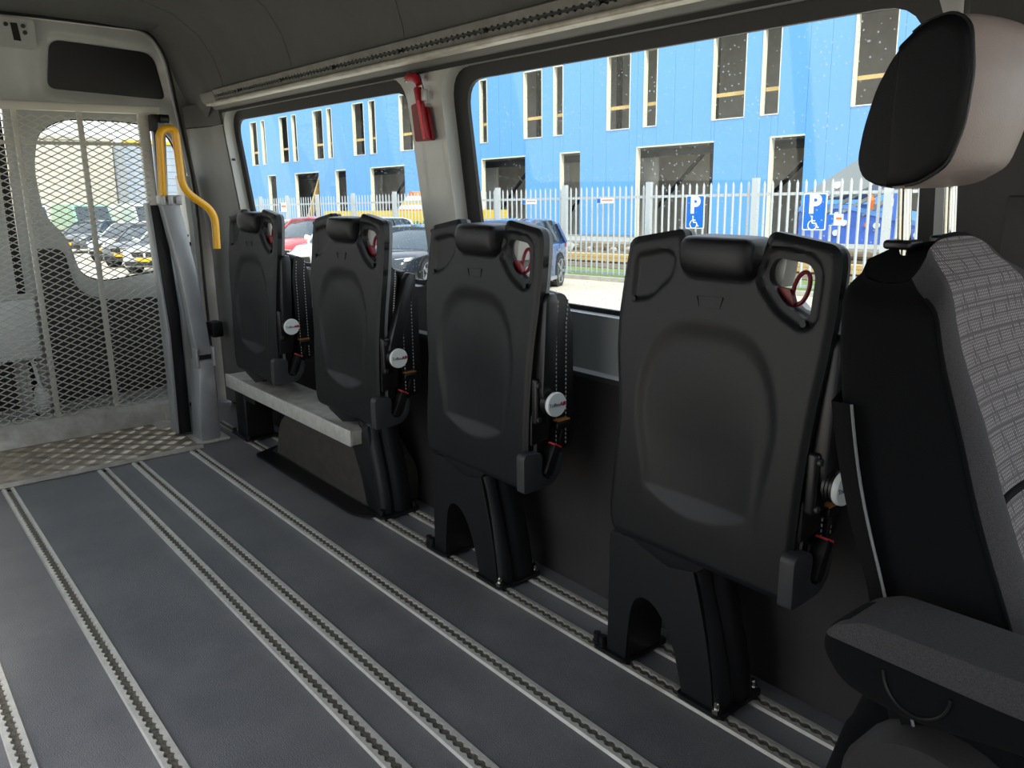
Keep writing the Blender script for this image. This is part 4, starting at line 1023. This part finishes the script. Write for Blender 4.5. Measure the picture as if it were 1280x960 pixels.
ba = thing('yellow_barrier', 'long yellow barrier on green legs behind the fence', 'barrier', mtx=E(18.9, 0, 0))
MB().box(0, .06, 21.0, 33.0, 1.35, 1.75).build('panel', 'yel', ba, False)
for k in range(24): MB().box(0, .06, 21.1+k*.5, 21.3+k*.5, .05, 1.35).build('leg', 'grn', ba, False)

# ------------------------------------------------------------------ cars
def car(name, label, N, th, body, L=4.3, Wd=1.82, H=1.5, suv=False, group='parked cars in front of the fence', mtx=None, plate_y=False, van=False):
    t = thing(name, label, 'van' if van else 'car', group=group, mtx=mtx if mtx is not None else E(N[0], N[1], 0, th))
    hw = Wd/2; k = L/4.3
    zb = .92*H/1.5
    # station x, half width factor, bottom z, belt z
    if van: st = [(0, .86, .35, .75), (.15, .95, .28, .98), (.8, 1, .25, 1.18), (1.4, 1, .25, 1.2), (L-.1, 1, .28, 1.2), (L, .97, .35, 1.15)]
    else: st = [(0, .70, .35, .58), (.06, .80, .24, .66), (.22, .92, .20, .74), (.6, .98, .18, .84*H/1.5), (1.15*k, 1, .18, zb-.02), (2.2*k, 1, .18, zb+.02), (3.3*k, 1, .18, zb+.06), (3.95*k, .98, .20, zb+.08), (4.2*k, .93, .28, zb+.02), (L, .86, .38, zb-.15)]
    rings = []
    for x, w, z0, z1 in st:
        y = hw*w; c = .08
        rings.append([(x, -y+c, z0), (x, -y, z0+c), (x, -y*1.0, (z0+z1)/2), (x, -y+.02, z1-.07), (x, -y+.10, z1), (x, 0, z1+.03), (x, y-.10, z1), (x, y-.02, z1-.07), (x, y, (z0+z1)/2), (x, y, z0+c), (x, y-c, z0)])
    MB().loft(rings).build('body', body, t, True, 40)
    # glass house
    if van: gs = [(.55, .92, 1.12, 1.16), (1.25, .88, 1.15, H-.12), (1.6, .88, 1.15, H-.05), (L-.12, .88, 1.15, H-.05), (L-.02, .92, 1.12, 1.4)]
    elif suv: gs = [(1.10*k, .86, zb-.05, zb), (1.75*k, .78, zb, H-.07), (2.2*k, .76, zb, H-.03), (3.5*k, .75, zb, H-.05), (3.85*k, .74, zb, H-.10), (4.15*k, .84, zb, zb+.08)]
    else: gs = [(1.15*k, .86, zb-.05, zb), (1.95*k, .76, zb, H-.07), (2.4*k, .74, zb, H-.02), (3.1*k, .74, zb, H-.05), (3.95*k, .84, zb, zb+.08)]
    rr2 = []
    for x, w, z0, z1 in gs:
        y = hw*w; yb = hw*.92
        rr2.append([(x, -yb, z0), (x, -y, z1-.03), (x, -y+.08, z1), (x, 0, z1+.02), (x, y-.08, z1), (x, y, z1-.03), (x, yb, z0)])
    if not van: MB().loft(rr2).build('window_glass', 'carglass', t, True, 30)
    else: MB().loft(rr2).build('upper_body', body, t, True, 30); MB().add([(.60, -hw*.82, 1.22), (.60, hw*.82, 1.22), (1.20, hw*.78, H-.2), (1.20, -hw*.78, H-.2), (.56, -hw*.82, 1.22), (.56, hw*.82, 1.22), (1.16, hw*.78, H-.2), (1.16, -hw*.78, H-.2)], [(0, 1, 2, 3), (4, 5, 6, 7), (0, 4, 5, 1), (1, 5, 6, 2), (2, 6, 7, 3), (3, 7, 4, 0)]).build('windscreen', 'carglass', t, False)
    if not van:
        rf = [(x, w, z1) for x, w, z0, z1 in gs][1:-1]
        MB().loft([[(x, -hw*w-.004, z-.06), (x, -hw*w+.02, z-.005), (x, -hw*w+.09, z+.014), (x, 0, z+.034), (x, hw*w-.09, z+.014), (x, hw*w-.02, z-.005), (x, hw*w+.004, z-.06), (x, hw*w-.1, z-.04), (x, -hw*w+.1, z-.04)] for x, w, z in [(rf[0][0]-.03, rf[0][1]+.01, rf[0][2])] + rf[1:-1] + [(rf[-1][0]+.05, rf[-1][1], rf[-1][2])]]).build('roof', body, t, True, 40)
        for s in (-1, 1):
            a, b = gs[0], gs[1]; e0, e1 = gs[-2], gs[-1]
            MB().bar((a[0]+.02, s*hw*.915, a[3]-.02), (b[0], s*hw*b[1], b[3]-.03), .07, .05).build('front_pillar', body, t, False)
            MB().bar((e1[0]-.05, s*hw*.91, zb+.02), (e0[0], s*hw*e0[1], e0[3]-.04), .16, .06).build('rear_pillar', body, t, False)
            xm = (gs[1][0]+gs[-2][0])/2+.15
            MB().bar((xm, s*hw*.925, zb), (xm-.05, s*hw*.755, H-.08), .06, .03).build('door_pillar', 'rubber', t, False)
            MB().tube([(1.45*k, s*hw*.9, zb+.03), (1.42*k, s*(hw+.06), zb+.08), (1.42*k, s*(hw+.2), zb+.10)], [.03, .05, .07], 8).build('mirror', body, t)
            for xd in (2.3*k, 3.2*k): MB().bar((xd, s*(hw+.005), zb-.12), (xd+.2, s*(hw+.005), zb-.11), .02, .03).build('door_handle', 'rim', t, False)
            MB().bar((.6, s*(hw*.985), .24), (3.6*k, s*(hw*.99), .24), .05, .08).build('sill', 'lift', t, False)
    xw = (.85*k, 3.42*k) if not van else (.9, L-1.0)
    for x in xw:
        for s in (-1, 1):
            r = .335 if not suv else .36
            MB().cyl((x, s*(hw-.20), r+.02), (x, s*(hw+.004), r+.02), r+.055, 24).build('wheel_well', 'rubber', t)
            ty = MB().loft([[(x+q*math.cos(2*math.pi*j/28), s*y, r+q*math.sin(2*math.pi*j/28)) for j in range(28)] for q, y in ((r-.03, hw-.18), (r, hw-.15), (r, hw-.0), (r-.03, hw+.02), (r-.10, hw+.02))]).build('wheel', 'tyre', t, True, 50)
            mb = MB()
            for j in range(5):
                an = 2*math.pi*j/5; mb.bar((x, s*(hw+.028), r), (x+(r-.10)*math.cos(an), s*(hw+.028), r+(r-.10)*math.sin(an)), .07, .02, (0, 1, 0))
            mb.loft([[(x+q*math.cos(2*math.pi*j/24), s*(hw+.024), r+q*math.sin(2*math.pi*j/24)) for j in range(24)] for q in (r-.11, r-.085)], False)
            mb.build('rim', 'rim', ty, False)
    if not van:
        for s in (-1, 1):
            MB().loft([[(.10+dx, s*hw*.50, .60), (.16+dx, s*hw*.90, .66), (.26+dx, s*hw*.93, .74), (.14+dx, s*hw*.52, .70)] for dx in (-.03, .1)]).build('headlight', 'carlight', t, True, 40)
            MB().loft([[(-.02+dx, s*a, z) for a, z in rpoly([(.04, .50), (.36, .52), (.40, .64), (.05, .66)], .04)] for dx in (0, .06)]).build('grille', 'rubber', t, False)
            MB().loft([[(-.01+dx, s*a, z) for a, z in rpoly([(.015, .475), (.385, .495), (.43, .665), (.025, .685)], .05)] for dx in (0, .06)]).build('grille_frame', 'chrome', t, False)
            MB().loft([[(L-.10+dx, s*hw*.55, zb-.12), (L-.16+dx, s*hw*.92, zb-.10), (L-.16+dx, s*hw*.92, zb+.02), (L-.12+dx, s*hw*.55, zb)] for dx in (0, .12)]).build('tail_light', 'red', t, False)
        MB().box(-.02, .1, -hw*.7, hw*.7, .26, .38).build('air_intake', 'rubber', t, False)
    MB().box(-.035, -.02, -.26, .26, .38, .48).build('number_plate', 'plate_y', t, False)
    return t
T30 = R_(29)
car('parked_car', 'dark blue five-door car with its rear wheel beside the fence', (10.43, 12.7), T30, paint('dark_blue_car_paint', (70, 96, 146)), 4.3, 1.82, 1.58, True)
car('parked_car', 'black car with chrome double grille seen nose-on', (10.33, 15.98), T30, paint('black_car_paint', (52, 56, 60)), 4.4, 1.8, 1.42)
car('parked_car', 'white car behind the second rear folding seat', (10.3, 18.75), T30, paint('white_car_paint', (228, 230, 232)), 4.7, 1.85, 1.62, True)
car('parked_car', 'bright red car between the two farthest folding seats', (11.5, 22.9), T30, paint('red_car_paint', (206, 40, 44)), 4.0, 1.8, 1.6)
car('parked_car', 'silver car farthest along the fence', (11.6, 26.3), T30, paint('silver_car_paint', (190, 196, 200)), 4.4, 1.82, 1.5)

# things behind the rear doors
rb_ = thing('beige_building', 'long beige building behind the rear door window', 'building', mtx=E(0, 60, 0))
MB().box(-30, 18.7, 0, 12, 0, 6.4).build('wall', 'beige_brick', rb_, False)
MB().box(-30, 18.8, -.1, 12, 6.4, 6.6).build('parapet', 'concrete', rb_, False)
rc_ = thing('blue_grey_building', 'blue-grey clad building behind the lift mast', 'building', mtx=E(0, 58, 0))
for k in range(14): MB().box(18.8, 25.0, 0, .2, .02+k*.44, .44+k*.44).build('cladding_panel', 'bluegrey', rc_, False)
MB().box(18.8, 25.0, .2, 10, 0, 6.1).build('core', 'bluegrey', rc_, False)
MB().box(18.8, 25.0, -.1, .3, 6.18, 6.4).build('yellow_fascia', 'yel', rc_, False)
white = paint('white_van_paint', (232, 234, 234)); green = paint('pale_green_van_paint', (150, 206, 166)); grey = paint('grey_car_paint', (96, 100, 104)); lgrey = paint('light_grey_car_paint', (196, 200, 202))
R90 = R_(90)
for i, (x, y, m_, lb) in enumerate(((10.4, 46, white, 'white delivery van at the left behind the rear door window'), (13.2, 45.5, green, 'pale green delivery van behind the rear door mesh'), (16.0, 45, white, 'white delivery van in the middle behind the rear door mesh'), (18.8, 44.5, white, 'white delivery van at the right behind the rear door mesh'))):
    car('delivery_van', lb, None, 0, m_, 5.2, 2.0, 2.3, van=True, group='delivery vans behind the van', mtx=E(x, y, 0, R90))
for i, (x, y, m_, lb) in enumerate(((10.4, 41.0, grey, 'dark grey car at the left below the delivery vans'), (9.7, 33.2, lgrey, 'light grey car in the middle below the delivery vans'), (8.9, 28.7, grey, 'dark grey car nearer in the middle of the rear window'), (8.4, 25.1, lgrey, 'silver car at the right edge of the mesh'))):
    car('parked_hatchback', lb, None, 0, m_, 4.1, 1.75, 1.45, group='cars behind the van', mtx=E(x, y, 0, R_(42)))
gs_ = tag(MB().box(3.5, 9.5, 14.5, 18.5, -.02, .03).build('grass_verge', 'grass', None, False), 'green verge behind the van seen through the rear door', 'grass'); gs_['kind'] = 'stuff'; gs_.matrix_world = EXT
